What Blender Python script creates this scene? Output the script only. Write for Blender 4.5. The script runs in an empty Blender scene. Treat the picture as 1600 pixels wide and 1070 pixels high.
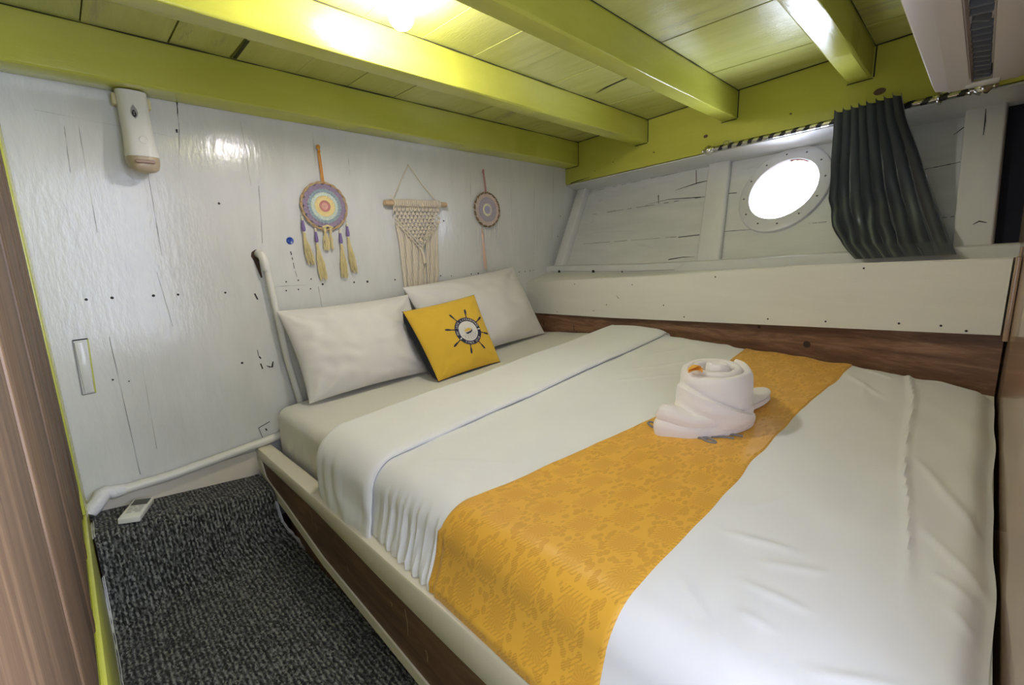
import bpy, bmesh, math, random
from mathutils import Vector, Matrix, noise
random.seed(7)
PI = math.pi
Z0 = 1.06                      # eye height above the cabin sole: all heights below are written relative to the eye
C = bpy.context.scene.collection
sc = bpy.context.scene

# ------------------------------------------------------------------ helpers
def V(*a): return Vector(a)
def lerp(a, b, t): return a + (b - a) * t
def clamp(x, a=0., b=1.): return max(a, min(b, x))
def sstep(a, b, x):
    t = clamp((x - a) / (b - a)) if a != b else float(x > a)
    return t * t * (3 - 2 * t)
def interp(tab, x):
    if x <= tab[0][0]: return tab[0][1]
    for (x0, y0), (x1, y1) in zip(tab, tab[1:]):
        if x <= x1: return y0 + (y1 - y0) * (x - x0) / (x1 - x0)
    return tab[-1][1]
def nz(x, y, z=0.): return noise.noise(Vector((x, y, z)))

class MB:
    """collects shapes, then links them as ONE mesh object"""
    def __init__(s):
        s.v = []; s.f = []; s.m = []; s.uv = {}
    def vert(s, p, uv=None):
        s.v.append(Vector(p)); i = len(s.v) - 1
        if uv is not None: s.uv[i] = uv
        return i
    def face(s, idx, m=0): s.f.append(tuple(idx)); s.m.append(m)
    def quad(s, a, b, c, d, m=0): s.face([s.vert(a), s.vert(b), s.vert(c), s.vert(d)], m)
    def hexa(s, lo, hi, m=0):
        """box from 4 lower and 4 upper corners"""
        L = [s.vert(p) for p in lo]; H = [s.vert(p) for p in hi]
        s.face(L[::-1], m); s.face(H, m)
        for i in range(4):
            j = (i + 1) % 4; s.face((L[i], L[j], H[j], H[i]), m)
    def box(s, a, b, m=0, bev=0., seg=2, M=None):
        bm = bmesh.new()
        bmesh.ops.create_cube(bm, size=1.)
        a = Vector(a); b = Vector(b); c = (a + b) / 2; d = b - a
        for v in bm.verts: v.co = Vector((v.co.x * d.x, v.co.y * d.y, v.co.z * d.z))
        if bev > 0:
            bmesh.ops.bevel(bm, geom=list(bm.edges), offset=bev, segments=seg, profile=.5, affect='EDGES', clamp_overlap=True)
        for v in bm.verts:
            v.co = (M @ v.co if M else v.co) + c
        s.add_bm(bm, m); bm.free()
    def add_bm(s, bm, m=0):
        base = len(s.v); bm.verts.index_update()
        for v in bm.verts: s.v.append(v.co.copy())
        for f in bm.faces: s.face([base + v.index for v in f.verts], m)
    def grid(s, fn, nu, nv, m=0, uvfn=None, closeu=False, flip=False, mf=None, skip=None):
        ids = [[s.vert(fn(i / nu, j / nv), uvfn(i / nu, j / nv) if uvfn else None) for j in range(nv + 1)] for i in range(nu + (0 if closeu else 1))]
        n = len(ids)
        for i in range(nu):
            i2 = (i + 1) % n
            for j in range(nv):
                if skip and skip(i, j): continue
                q = (ids[i][j], ids[i2][j], ids[i2][j + 1], ids[i][j + 1])
                s.face(q[::-1] if flip else q, mf(i, j) if mf else m)
        return ids
    def tube(s, pts, r, seg=8, m=0, cap=True):
        pts = [Vector(p) for p in pts]; n = len(pts)
        rr = r if isinstance(r, (list, tuple)) else [r] * n
        t0 = (pts[1] - pts[0]).normalized()
        up = Vector((0, 0, 1)) if abs(t0.z) < .9 else Vector((1, 0, 0))
        a = t0.cross(up).normalized(); rings = []
        for i in range(n):
            t = (pts[min(i + 1, n - 1)] - pts[max(i - 1, 0)]).normalized()
            a = (a - t * a.dot(t)); a = a.normalized() if a.length > 1e-6 else t.orthogonal().normalized()
            b = t.cross(a)
            rings.append([s.vert(pts[i] + (a * math.cos(2 * PI * k / seg) + b * math.sin(2 * PI * k / seg)) * rr[i]) for k in range(seg)])
        for i in range(n - 1):
            for k in range(seg):
                k2 = (k + 1) % seg
                s.face((rings[i][k], rings[i][k2], rings[i + 1][k2], rings[i + 1][k]), m)
        if cap:
            s.face(rings[0][::-1], m); s.face(rings[-1], m)
    def lathe(s, prof, o, ax=(0, 0, 1), seg=20, m=0, sx=1., sy=1.):
        """prof: list of (radius, height) along ax from o"""
        ax = Vector(ax).normalized(); a = ax.orthogonal().normalized(); b = ax.cross(a); o = Vector(o)
        rings = []
        for r, h in prof:
            if r < 1e-6: rings.append([s.vert(o + ax * h)])
            else: rings.append([s.vert(o + ax * h + (a * math.cos(2 * PI * k / seg) * sx + b * math.sin(2 * PI * k / seg) * sy) * r) for k in range(seg)])
        for A, B in zip(rings, rings[1:]):
            for k in range(seg):
                k2 = (k + 1) % seg
                if len(A) == 1 and len(B) == 1: continue
                if len(A) == 1: s.face((A[0], B[k2], B[k]), m)
                elif len(B) == 1: s.face((A[k], A[k2], B[0]), m)
                else: s.face((A[k], A[k2], B[k2], B[k]), m)
    def ball(s, c, r, seg=10, m=0, sc3=(1, 1, 1)):
        c = Vector(c); n = seg // 2
        def fn(u, v):
            th = 2 * PI * u; ph = PI * v
            return c + Vector((math.cos(th) * math.sin(ph) * r * sc3[0], math.sin(th) * math.sin(ph) * r * sc3[1], -math.cos(ph) * r * sc3[2]))
        s.grid(fn, seg, n, m, closeu=True)
    def disc(s, c, n, r, m=0, seg=10):
        n = Vector(n).normalized(); a = n.orthogonal().normalized(); b = n.cross(a)
        s.face([s.vert(Vector(c) + (a * math.cos(2 * PI * k / seg) + b * math.sin(2 * PI * k / seg)) * r) for k in range(seg)], m)
    def ribbon(s, pts, w, n, m=0):
        """flat strip of width w along pts lying in the plane of normal n"""
        pts = [Vector(p) for p in pts]; n = Vector(n).normalized(); L = []
        for i, p in enumerate(pts):
            t = (pts[min(i + 1, len(pts) - 1)] - pts[max(i - 1, 0)]).normalized()
            sd = n.cross(t).normalized(); ww = w[i] if isinstance(w, (list, tuple)) else w
            L.append((s.vert(p - sd * ww / 2), s.vert(p + sd * ww / 2)))
        for A, B in zip(L, L[1:]): s.face((A[0], B[0], B[1], A[1]), m)
    def build(s, name, mats, parent=None, smooth=True, autosmooth=None, label=None, merge=0.):
        me = bpy.data.meshes.new(name)
        root = Vector((0, 0, 0)); p = parent
        while p is not None: root += p.location; p = p.parent
        me.from_pydata([(v + Vector((0, 0, Z0)) - root)[:] for v in s.v], [], s.f)
        if not isinstance(mats, (list, tuple)): mats = [mats]
        for mm in mats: me.materials.append(mm)
        me.polygons.foreach_set('material_index', s.m)
        if s.uv:
            lay = me.uv_layers.new(name='UVMap')
            for lp in me.loops: lay.data[lp.index].uv = s.uv.get(lp.vertex_index, (0, 0))
        if merge > 0:
            bm = bmesh.new(); bm.from_mesh(me); bmesh.ops.remove_doubles(bm, verts=bm.verts, dist=merge); bm.to_mesh(me); bm.free()
        bm = bmesh.new(); bm.from_mesh(me); bmesh.ops.recalc_face_normals(bm, faces=bm.faces) if autosmooth != 'keep' else None; bm.to_mesh(me); bm.free()
        if smooth:
            me.polygons.foreach_set('use_smooth', [True] * len(me.polygons))
            me.set_sharp_from_angle(angle=math.radians(38))
        me.update()
        o = bpy.data.objects.new(name, me); C.objects.link(o)
        if parent: o.parent = parent
        if label: o['label'] = label
        return o

def tag(o, label, cat, group=None, kind=None):
    o['label'] = label; o['category'] = cat
    if group: o['group'] = group
    if kind: o['kind'] = kind
    return o
def thing(name, label, cat, loc, group=None, kind=None):
    o = bpy.data.objects.new(name, None); C.objects.link(o); o.empty_display_size = .05
    o.location = Vector(loc) + Vector((0, 0, Z0))
    return tag(o, label, cat, group, kind)
def struct(o, label=None, cat=None):
    o['kind'] = 'structure'
    if label: o['label'] = label
    if cat: o['category'] = cat
    return o

# ------------------------------------------------------------------ materials
class NT:
    def __init__(s, name):
        s.mat = bpy.data.materials.new(name); s.mat.use_nodes = True
        s.t = s.mat.node_tree; s.b = s.t.nodes['Principled BSDF']
    def n(s, typ, **kw):
        nd = s.t.nodes.new(typ)
        for k, v in kw.items():
            if k in nd.inputs: nd.inputs[k].default_value = v
            else: setattr(nd, k, v)
        return nd
    def l(s, a, b): s.t.links.new(a, b)
    def val(s, x):
        return x
    def math(s, op, a, b=None, c=None, clampit=False):
        nd = s.t.nodes.new('ShaderNodeMath'); nd.operation = op; nd.use_clamp = clampit
        for i, x in enumerate((a, b, c)):
            if x is None: continue
            if isinstance(x, (int, float)): nd.inputs[i].default_value = x
            else: s.l(x, nd.inputs[i])
        return nd.outputs[0]
    def coords(s, kind='Object', scale=(1, 1, 1), rot=(0, 0, 0)):
        tc = s.t.nodes.new('ShaderNodeTexCoord'); mp = s.t.nodes.new('ShaderNodeMapping')
        mp.inputs['Scale'].default_value = scale; mp.inputs['Rotation'].default_value = rot
        s.l(tc.outputs[kind], mp.inputs['Vector']); return mp.outputs['Vector']
    def noise(s, vec, scale=5., detail=4., rough=.55, dist=0.):
        nd = s.n('ShaderNodeTexNoise'); nd.inputs['Scale'].default_value = scale; nd.inputs['Detail'].default_value = detail
        nd.inputs['Roughness'].default_value = rough; nd.inputs['Distortion'].default_value = dist
        s.l(vec, nd.inputs['Vector']); return nd.outputs['Fac']
    def ramp(s, fac, stops):
        nd = s.n('ShaderNodeValToRGB'); e = nd.color_ramp.elements
        while len(e) < len(stops): e.new(.5)
        for el, (p, c) in zip(e, stops):
            el.position = p; el.color = (*c, 1) if len(c) == 3 else c
        s.l(fac, nd.inputs['Fac']); return nd.outputs['Color']
    def mix(s, fac, a, b):
        nd = s.n('ShaderNodeMix', data_type='RGBA')
        for sock, x in ((nd.inputs[0], fac), (nd.inputs[6], a), (nd.inputs[7], b)):
            if isinstance(x, (int, float)): sock.default_value = x
            elif isinstance(x, tuple): sock.default_value = (*x, 1)
            else: s.l(x, sock)
        return nd.outputs[2]
    def bump(s, h, strength=.2, dist=.01):
        nd = s.n('ShaderNodeBump'); nd.inputs['Strength'].default_value = strength; nd.inputs['Distance'].default_value = dist
        s.l(h, nd.inputs['Height']); s.l(nd.outputs['Normal'], s.b.inputs['Normal'])
    def set(s, **kw):
        for k, v in kw.items():
            k = {'col': 'Base Color', 'rough': 'Roughness', 'metal': 'Metallic', 'spec': 'Specular IOR Level', 'sheen': 'Sheen Weight', 'coat': 'Coat Weight', 'sss': 'Subsurface Weight',
                 'trans': 'Transmission Weight', 'ior': 'IOR', 'aniso': 'Anisotropic'}.get(k, k)
            if isinstance(v, tuple): v = (*v, 1)
            if isinstance(v, (int, float)) or isinstance(v, tuple): s.b.inputs[k].default_value = v
            else: s.l(v, s.b.inputs[k])
        return s.mat

def plain(name, col, rough=.5, metal=0., bump=0., bscale=80., **kw):
    m = NT(name); m.set(col=col, rough=rough, metal=metal, **kw)
    if bump:
        m.bump(m.noise(m.coords(), bscale, 3), bump, .004)
    return m.mat

def paint(name, c1, c2, stretch, rough=.22, scale=6., bump=.25, c3=None, stain=.62, bd=.003, fscale=40.):
    """enamel over planks: slow colour drift and brush marks along the grain"""
    m = NT(name); v = m.coords('Object', stretch)
    a = m.noise(v, scale, 5, .6); col = m.ramp(a, [(.3, c1), (.7, c2)])
    if c3:
        b = m.noise(v, scale * .55, 6, .7, .6)
        col = m.mix(m.ramp(b, [(stain, (0, 0, 0)), (stain + .14, (1, 1, 1))]), col, c3)
    m.set(col=col, rough=rough, spec=.5)
    h1 = m.noise(v, fscale, 3, .6); h2 = m.noise(m.coords('Object', (1, 1, 1)), 9., 2)
    m.bump(m.math('ADD', h1, m.math('MULTIPLY', h2, .8)), bump, bd)
    return m.mat

def wood(name, dark, mid, light, stretch, rough=.35, scale=3., bump=.15, bands=None, coat=0.):
    m = NT(name); v = m.coords('Object', stretch)
    a = m.noise(v, scale, 8, .62, 1.1)
    b = m.noise(v, scale * 7, 4, .6, .3)
    f = m.math('ADD', m.math('MULTIPLY', a, .75), m.math('MULTIPLY', b, .25))
    m.set(col=m.ramp(f, [(.33, dark), (.5, mid), (.66, light)]), rough=rough, coat=coat)
    m.bump(b, bump, .003)
    return m.mat

def cloth(name, col, col2=None, rough=.9, weave=700., bump=.08, sheen=.15, soft=.35):
    m = NT(name); v = m.coords()
    a = m.noise(v, 3., 3)
    m.set(col=m.ramp(a, [(.3, col), (.7, col2 or col)]), rough=rough, sheen=sheen, spec=.2)
    h = m.math('ADD', m.math('MULTIPLY', m.noise(v, weave, 2), .25), m.math('MULTIPLY', m.noise(v, 14., 4, .5), soft * 2))
    m.bump(h, bump, .006)
    return m.mat

W_WALL = paint('white_enamel_vertical', (.62, .63, .615), (.69, .695, .68), (5, 5, 1.4), rough=.16, scale=2.2, bump=.32, fscale=13.)
W_HULL = paint('white_enamel_hull', (.56, .575, .56), (.645, .655, .63), (1.2, 1.2, 7), rough=.26, scale=2.5, bump=.3, c3=(.50, .51, .50), stain=.60)
W_TRIM = paint('cream_enamel', (.66, .61, .50), (.73, .68, .57), (1, 1, 1), rough=.3, scale=4, bump=.15)
W_SHELF = paint('cream_shelf_enamel', (.66, .65, .58), (.71, .70, .63), (.6, .6, 5), rough=.28, scale=3, bump=.12)
YEL = paint('lime_enamel', (.45, .465, .062), (.53, .54, .095), (1, 4, 4), rough=.25, scale=2.5, bump=.16)
YELC = paint('lime_clamp_enamel', (.455, .465, .065), (.525, .53, .09), (4, 1, 4), rough=.3, scale=2.5, bump=.16)
YELP = paint('lime_plank_enamel', (.45, .465, .12), (.55, .56, .19), (7, .9, 7), rough=.24, scale=2.4, bump=.3, c3=(.31, .30, .17), stain=.58)
DARK = plain('gap_dark', (.012, .012, .012), .9)
NAILM = plain('nail_hole_dark', (.02, .018, .016), .7)
CRACK = plain('seam_grey', (.27, .27, .26), .8)
CRACKY = plain('seam_dark_olive', (.035, .034, .008), .8)

def carpet_mat():
    m = NT('charcoal_loop_carpet'); tc = m.t.nodes.new('ShaderNodeTexCoord')
    mp = m.n('ShaderNodeMapping'); mp.inputs['Scale'].default_value = (1., .55, 1.); m.l(tc.outputs['UV'], mp.inputs['Vector'])
    vo = m.n('ShaderNodeTexVoronoi'); vo.inputs['Scale'].default_value = 230.; m.l(mp.outputs['Vector'], vo.inputs['Vector'])
    sep = m.n('ShaderNodeSeparateXYZ'); m.l(tc.outputs['UV'], sep.inputs[0])
    wob = m.math('MULTIPLY', m.noise(mp.outputs['Vector'], 40., 3), .012)
    rib = m.math('SINE', m.math('MULTIPLY', m.math('ADD', sep.outputs['X'], wob), 2 * PI / .0125))
    f = m.math('ADD', m.math('MULTIPLY', m.noise(mp.outputs['Vector'], 120., 3, .7), .7), m.math('MULTIPLY', rib, .11))
    sp = m.n('ShaderNodeSeparateColor'); m.l(vo.outputs['Color'], sp.inputs[0])
    f2 = m.math('ADD', f, m.math('MULTIPLY', m.math('SUBTRACT', sp.outputs[0], .5), .42))
    m.set(col=m.ramp(f2, [(.20, (.018, .018, .018)), (.40, (.085, .088, .085)), (.62, (.25, .255, .24))]), rough=.95, spec=.1, sheen=.1)
    h = m.math('ADD', m.math('MULTIPLY', m.math('SUBTRACT', 1., vo.outputs['Distance']), .6), m.math('MULTIPLY', rib, .5))
    m.bump(h, .9, .004)
    return m.mat
CARPET = carpet_mat()

def runner_mat():
    m = NT('mustard_damask'); tc = m.t.nodes.new('ShaderNodeTexCoord')
    sep = m.n('ShaderNodeSeparateXYZ'); m.l(tc.outputs['UV'], sep.inputs[0])
    PU, PV = .134, .102                      # staggered lattice of rosettes
    def cell(off):
        qx = m.math('MULTIPLY', m.math('SUBTRACT', m.math('FRACT', m.math('ADD', m.math('DIVIDE', sep.outputs['X'], PU), off + 50)), .5), PU / .1)
        qy = m.math('MULTIPLY', m.math('SUBTRACT', m.math('FRACT', m.math('ADD', m.math('DIVIDE', sep.outputs['Y'], PV), off + 50)), .5), PV / .1)
        ax = m.math('ABSOLUTE', qx); ay = m.math('ABSOLUTE', qy)
        return qx, qy, ax, ay, m.math('MAXIMUM', ax, ay)
    A = cell(0.); B = cell(.5)
    isB = m.math('LESS_THAN', B[4], A[4])
    def pick(i): return m.math('ADD', m.math('MULTIPLY', A[i], m.math('SUBTRACT', 1., isB)), m.math('MULTIPLY', B[i], isB))
    qx, qy, ax, ay, ch = [pick(i) for i in range(5)]
    rr = m.math('SQRT', m.math('ADD', m.math('MULTIPLY', qx, qx), m.math('MULTIPLY', qy, qy)))
    th = m.math('ARCTAN2', qy, qx)
    pet = m.math('MULTIPLY', m.math('ADD', m.math('SINE', m.math('MULTIPLY', th, 16.)), .1), m.math('MULTIPLY', m.math('LESS_THAN', rr, .19), .45))
    med = m.math('LESS_THAN', ch, .20)                                     # inner square of the rosette
    rim = m.math('MULTIPLY', m.math('GREATER_THAN', ch, .20), m.math('LESS_THAN', ch, .285))
    dots = m.math('MULTIPLY', rim, m.math('GREATER_THAN', m.math('SINE', m.math('MULTIPLY', m.math('ADD', qx, qy), 70.)), .35))
    out = m.math('GREATER_THAN', ch, .275)
    vo = m.n('ShaderNodeTexVoronoi'); vo.inputs['Scale'].default_value = 58.
    mp = m.n('ShaderNodeMapping'); mp.inputs['Scale'].default_value = (1., 1.25, 1.); mp.inputs['Rotation'].default_value = (0, 0, .5)
    m.l(tc.outputs['UV'], mp.inputs['Vector']); m.l(mp.outputs['Vector'], vo.inputs['Vector'])
    hat = m.math('SINE', m.math('MULTIPLY', m.math('ADD', sep.outputs['X'], m.math('MULTIPLY', sep.outputs['Y'], .8)), 1500.))
    leaf = m.math('MULTIPLY', m.math('LESS_THAN', vo.outputs['Distance'], .47), m.math('ADD', .62, m.math('MULTIPLY', hat, .3)))
    leaf = m.math('MULTIPLY', leaf, out)
    f = m.math('ADD', m.math('MULTIPLY', med, m.math('ADD', .33, m.math('MULTIPLY', pet, .25))), m.math('ADD', m.math('MULTIPLY', dots, .5), m.math('MULTIPLY', leaf, .72)))
    fine = m.noise(tc.outputs['UV'], 420., 2)
    f = m.math('ADD', f, m.math('MULTIPLY', m.math('SUBTRACT', fine, .5), .55), clampit=True)
    m.set(col=m.ramp(f, [(.05, (.80, .43, .045)), (.95, (.55, .255, .024))]), rough=m.math('ADD', .42, m.math('MULTIPLY', f, .25)), sheen=.2, spec=.35)
    m.bump(f, .12, .002)
    return m.mat
RUNNER = runner_mat()

SHEET = cloth('white_cotton', (.785, .79, .815), (.83, .835, .86), soft=.25, bump=.10)
SHEET2 = cloth('ivory_fitted_sheet', (.70, .69, .655), (.74, .73, .69), soft=.3, bump=.12)
PILLOW = cloth('ivory_pillowcase', (.74, .715, .695), (.79, .765, .745), soft=.35, bump=.14)
TOWEL = cloth('white_terry', (.82, .765, .73), (.86, .81, .775), weave=420., bump=.45, soft=.15, sheen=.5)
CUSH = cloth('yellow_canvas', (.70, .44, .045), (.74, .47, .055), weave=600., bump=.12, soft=.4)
NAVY = cloth('black_canvas', (.012, .013, .018), (.018, .019, .026), weave=600., bump=.2)
EMB = plain('emblem_navy_print', (.028, .026, .06), .8)
EMW = plain('emblem_white_print', (.72, .69, .66), .8)
EMY = plain('emblem_yellow_print', (.72, .48, .08), .8)
ROPE = cloth('cotton_cord', (.62, .55, .43), (.70, .63, .51), weave=500., bump=.3)
STRAW = cloth('straw_thread', (.60, .50, .24), (.70, .60, .33), weave=900., bump=.3)
def satin():
    m = NT('slate_satin'); v = m.coords('Object', (1, 1, .15))
    m.set(col=m.ramp(m.noise(v, 9., 3), [(.3, (.115, .13, .148)), (.7, (.15, .17, .19))]), rough=.34, metal=.5, sheen=.1, spec=.6)
    m.bump(m.noise(m.coords(), 26., 4), .18, .006)
    return m.mat
SATIN = satin()
WOODL = wood('varnished_door_wood', (.040, .021, .009), (.090, .050, .023), (.155, .092, .045), (16, 16, .7), rough=.6, scale=1.6)
WOODR = wood('glossy_partition_wood', (.27, .17, .11), (.36, .245, .165), (.45, .32, .22), (9, 9, .5), rough=.2, scale=1.5, bump=.06, coat=.3)
WOODB = wood('dark_rail_wood', (.065, .032, .017), (.115, .06, .032), (.17, .095, .052), (6, .7, 6), rough=.55, scale=3.5)
def board():
    m = NT('hull_board_wood'); v = m.coords('Object', (5, .8, 9))
    a = m.noise(v, 3., 8, .65, 1.2); b = m.noise(v, 22., 4)
    f = m.math('ADD', m.math('MULTIPLY', a, .8), m.math('MULTIPLY', b, .2))
    m.set(col=m.ramp(f, [(.3, (.085, .038, .02)), (.5, (.19, .095, .05)), (.68, (.34, .20, .11))]), rough=.45)
    m.bump(b, .25, .003); return m.mat
WOODH = board()
PVC = plain('white_pvc', (.72, .715, .66), .3, bump=.05, bscale=20)
PUTTY = plain('white_sealant', (.70, .70, .71), .45, bump=.9, bscale=55)
PLASW = plain('white_plastic', (.74, .735, .68), .25, coat=.3)
PLAST = plain('tan_plastic', (.42, .34, .225), .35)
PLASB = plain('black_plastic', (.015, .015, .018), .3)
LCD = plain('grey_lcd', (.10, .105, .095), .18)
KEYG = plain('grey_keys', (.42, .43, .39), .4)
ACW = plain('aged_white_plastic', (.56, .52, .475), .45)
ACIN = plain('louver_grey', (.10, .115, .13), .5)
STEEL = plain('chrome', (.62, .61, .57), .18, metal=1.)
STRIPE = plain('black_stripe', (.015, .015, .016), .3)
RATTAN = wood('rattan', (.30, .19, .09), (.46, .32, .17), (.58, .43, .26), (40, 40, 40), rough=.5, scale=2)
RATTAND = wood('brown_rattan', (.10, .065, .03), (.20, .13, .065), (.33, .235, .13), (40, 40, 40), rough=.5, scale=2)
DOWEL = wood('pale_dowel', (.46, .31, .16), (.58, .42, .25), (.68, .53, .34), (4, 30, 30), rough=.6, scale=2)

def bulb_mat():
    m = NT('lit_bulb'); m.set(col=(1., .97, .92), rough=.4)
    m.b.inputs['Emission Color'].default_value = (1., .925, .985, 1); m.b.inputs['Emission Strength'].default_value = 275.
    return m.mat
BULB = bulb_mat()
def glass_mat():
    m = NT('porthole_glass'); out = m.t.nodes['Material Output']
    g = m.n('ShaderNodeBsdfGlossy', Roughness=.02); t = m.n('ShaderNodeBsdfTransparent'); mx = m.n('ShaderNodeMixShader')
    fr = m.n('ShaderNodeFresnel', IOR=1.45)
    m.l(fr.outputs[0], mx.inputs[0]); m.l(t.outputs[0], mx.inputs[1]); m.l(g.outputs[0], mx.inputs[2]); m.l(mx.outputs[0], out.inputs['Surface'])
    return m.mat
GLASS = glass_mat()

# ------------------------------------------------------------------ hull frame of reference
AN = math.radians(10.2)                      # the hull toes in by about ten degrees
HT = V(-math.sin(AN), -math.cos(AN), 0); HN = V(math.cos(AN), -math.sin(AN), 0); HO = V(2.103, 0, 0)
def H(s, o, z): return HO + HT * s + HN * o + V(0, 0, z)
def hull_o(z): return .287 + (z + .061) * .5468          # the planking leans outward
HULLN = (HN * math.cos(math.atan(.5468)) * -1 + V(0, 0, math.sin(math.atan(.5468)))).normalized()   # into the room
def HP(s, z, off=0.): return H(s, hull_o(z), z) + HULLN * off

ZC = .70                                     # underside of deck planking
ZF = -1.06
# ------------------------------------------------------------------ back wall
def back_wall():
    b = MB(); x0, x1 = -.08, 2.80
    b.box((x0, 0, ZF), (x1, .04, .78))
    e = -.0012
    def crack(pts, w, m=1):
        n_ = 14; P = []
        for (xa, za), (xb, zb_) in zip(pts, pts[1:]): P += [(lerp(xa, xb, i / n_), lerp(za, zb_, i / n_)) for i in range(n_)]
        P.append(pts[-1]); W = w if isinstance(w, list) else [w] * len(pts)
        wf = lambda k: interp([(i * n_, q) for i, q in enumerate(W)], k) * .75 * max(.12, .75 + 1.3 * nz(k * .37, pts[0][0] * 40))
        b.ribbon([(x + .0012 * nz(x * 30, z * 30), e, z) for x, z in P], [wf(k) for k in range(len(P))], (0, -1, 0), m)
    crack([(.387, .567), (.381, .47)], [.0055, .0045], 2); crack([(.381, .47), (.36, .325)], [.003, .001])
    crack([(.373, .47), (.373, .459)], .009, 2)
    for pts, w in (([(.088, .435), (.08, .30)], .0018), ([(.272, .315), (.271, .042)], .0022), ([(.249, -.012), (.267, -.205)], .0018), ([(.579, .531), (.584, .30)], .002),
                   ([(.612, .302), (.598, .084)], .0018), ([(.093, -.217), (.101, -.711)], .0026), ([(.163, -.288), (.159, -.634)], .0022), ([(.585, -.088), (.798, -.091)], .0022), ([(.797, -.099), (.805, -.24)], .0026),
                   ([(1.687, .453), (1.679, .30)], .002), ([(.99, .45), (.992, .38)], .002), ([(.845, .53), (.843, .40)], .0015), ([(2.39, .54), (2.36, .1)], .002), ([(2.2, .50), (2.18, .0)], .002), ([(1.995, .4), (1.99, .05)], .0015),
                   ([(.12, .44), (.115, .12)], .0015), ([(.03, .47), (.41, .44)], .0007)):
        crack(pts, w, 1)
    for x, z, r in ((.056, -.09, .0055), (.119, -.09, .006), (.228, -.092, .006), (.298, -.094, .005), (.445, -.099, .005), (.668, -.072, .004), (.717, -.069, .004), (.770, -.067, .004), (.664, -.108, .004), (.713, -.107, .004), (.763, -.108, .004),
                    (.817, -.092, .006), (.961, -.093, .005), (1.027, -.094, .007), (1.172, -.094, .005), (1.445, -.09, .005), (1.516, -.094, .004), (1.656, -.091, .005), (1.708, -.09, .006), (1.847, -.093, .006), (2.042, -.099, .005), (2.094, -.098, .005),
                    (2.141, -.096, .005), (2.177, -.093, .004), (.468, .228, .0055), (1.487, .194, .0055), (.466, -.377, .006), (.080, -.361, .004), (.12, -.375, .003), (1.9, -.09, .005), (2.45, .25, .005), (2.42, .12, .005)):
        b.disc((x, e, z), (0, -1, 0), r * .78, 2)
    # chipped paint and pencil marks above the bed corner
    for pts, w in (([(.526, -.335), (.528, -.36)], .0022), ([(.529, -.362), (.535, -.372)], .005), ([(.531, -.392), (.536, -.415)], .005), ([(.552, -.405), (.562, -.412), (.572, -.414), (.578, -.392)], [.002, .005, .008, .004]), ([(.70, .05), (.702, .036)], .004), ([(.703, .026), (.704, .016)], .003), ([(.705, .004), (.707, -.02)], .0022), ([(.709, -.03), (.713, -.055)], .0014),
                   ([(.49, -.655), (.535, -.64)], .003), ([(.49, -.655), (.50, -.70)], .002), ([(.515, -.665), (.52, -.675)], .005), ([(.545, -.11), (.553, -.135)], .005)):
        b.ribbon([(x, e, z) for x, z in pts], w, (0, -1, 0), 2)
    # the caulked recess of an old outlet near the door side
    for p, q, m in (((.004, -.216), (.040, -.215), 2), ((.040, -.215), (.032, -.394), 3), ((.032, -.394), (.0, -.395), 1), ((.004, -.216), (.0, -.395), 1)):
        b.ribbon([(p[0], e, p[1]), (q[0], e, q[1])], .004, (0, -1, 0), m)
    b.box((.006, -.004, -.39), (.030, .002, -.222), 0, .003)
    return b.build('wall_back', [W_WALL, CRACK, NAILM, YEL])
struct(back_wall(), 'white painted plank bulkhead behind the bed head', 'wall')

# skirting below the pipe
b = MB(); b.box((-.05, -.012, -.90), (.476, -.0005, -.745), 0, .004)
struct(b.build('baseboard_back', W_TRIM), 'cream skirting board between low pipe and carpeted step', 'skirting')

# ------------------------------------------------------------------ left wall: lime boarding, varnished wood panel
b = MB()
b.box((-.09, -1.86, ZF), (-.056, 0, .78))
struct(b.build('wall_left', YEL), 'lime painted boarding at the left of the cabin', 'wall')
b = MB()
b.box((-.056, -.245, -.70), (-.046, -.002, .62), 0, .003)
b.box((-.056, -1.86, ZF), (-.046, -.002, -.70), 0, .003)
struct(b.build('trim_1', YEL), 'lime green painted strip in the corner beside the wood panel', 'trim')
b = MB()
for y0, y1, x in ((-.44, -.25, -.050), (-.475, -.445, -.0475), (-.66, -.48, -.050), (-.70, -.665, -.048), (-.95, -.705, -.050), (-.99, -.955, -.0475), (-1.30, -.995, -.050), (-1.345, -1.305, -.048), (-1.86, -1.35, -.050)):
    b.box((-.057, y0, -.62), (x, y1, .62), 0, .003)
struct(b.build('trim_2', WOODL), 'brown varnished wood panel with vertical mouldings at left', 'panel')

# ------------------------------------------------------------------ near partition (glossy wood) with the doorway the photo was taken from
b = MB()
b.box((-.09, -2.11, ZF), (2.75, -2.078, -.50))  # includes an unseen door sill, raised to cut light on aisle and bed side
b.box((.60, -2.11, -.50), (2.75, -2.078, .78))
b.box((-.09, -2.11, .60), (.60, -2.078, .78))
struct(b.build('wall_near', WOODR), 'glossy brown wood partition at the foot of the bed', 'wall')
b = MB(); b.box((1.735, -2.077, -.262), (1.76, -2.072, -.02), 0, .003)
b.box((1.715, -2.077, -.262), (1.737, -2.066, -.045), 0, .003)
struct(b.build('trim_3', [WOODR]), 'thin wooden strip closing the ledge end at the partition', 'trim')

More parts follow.
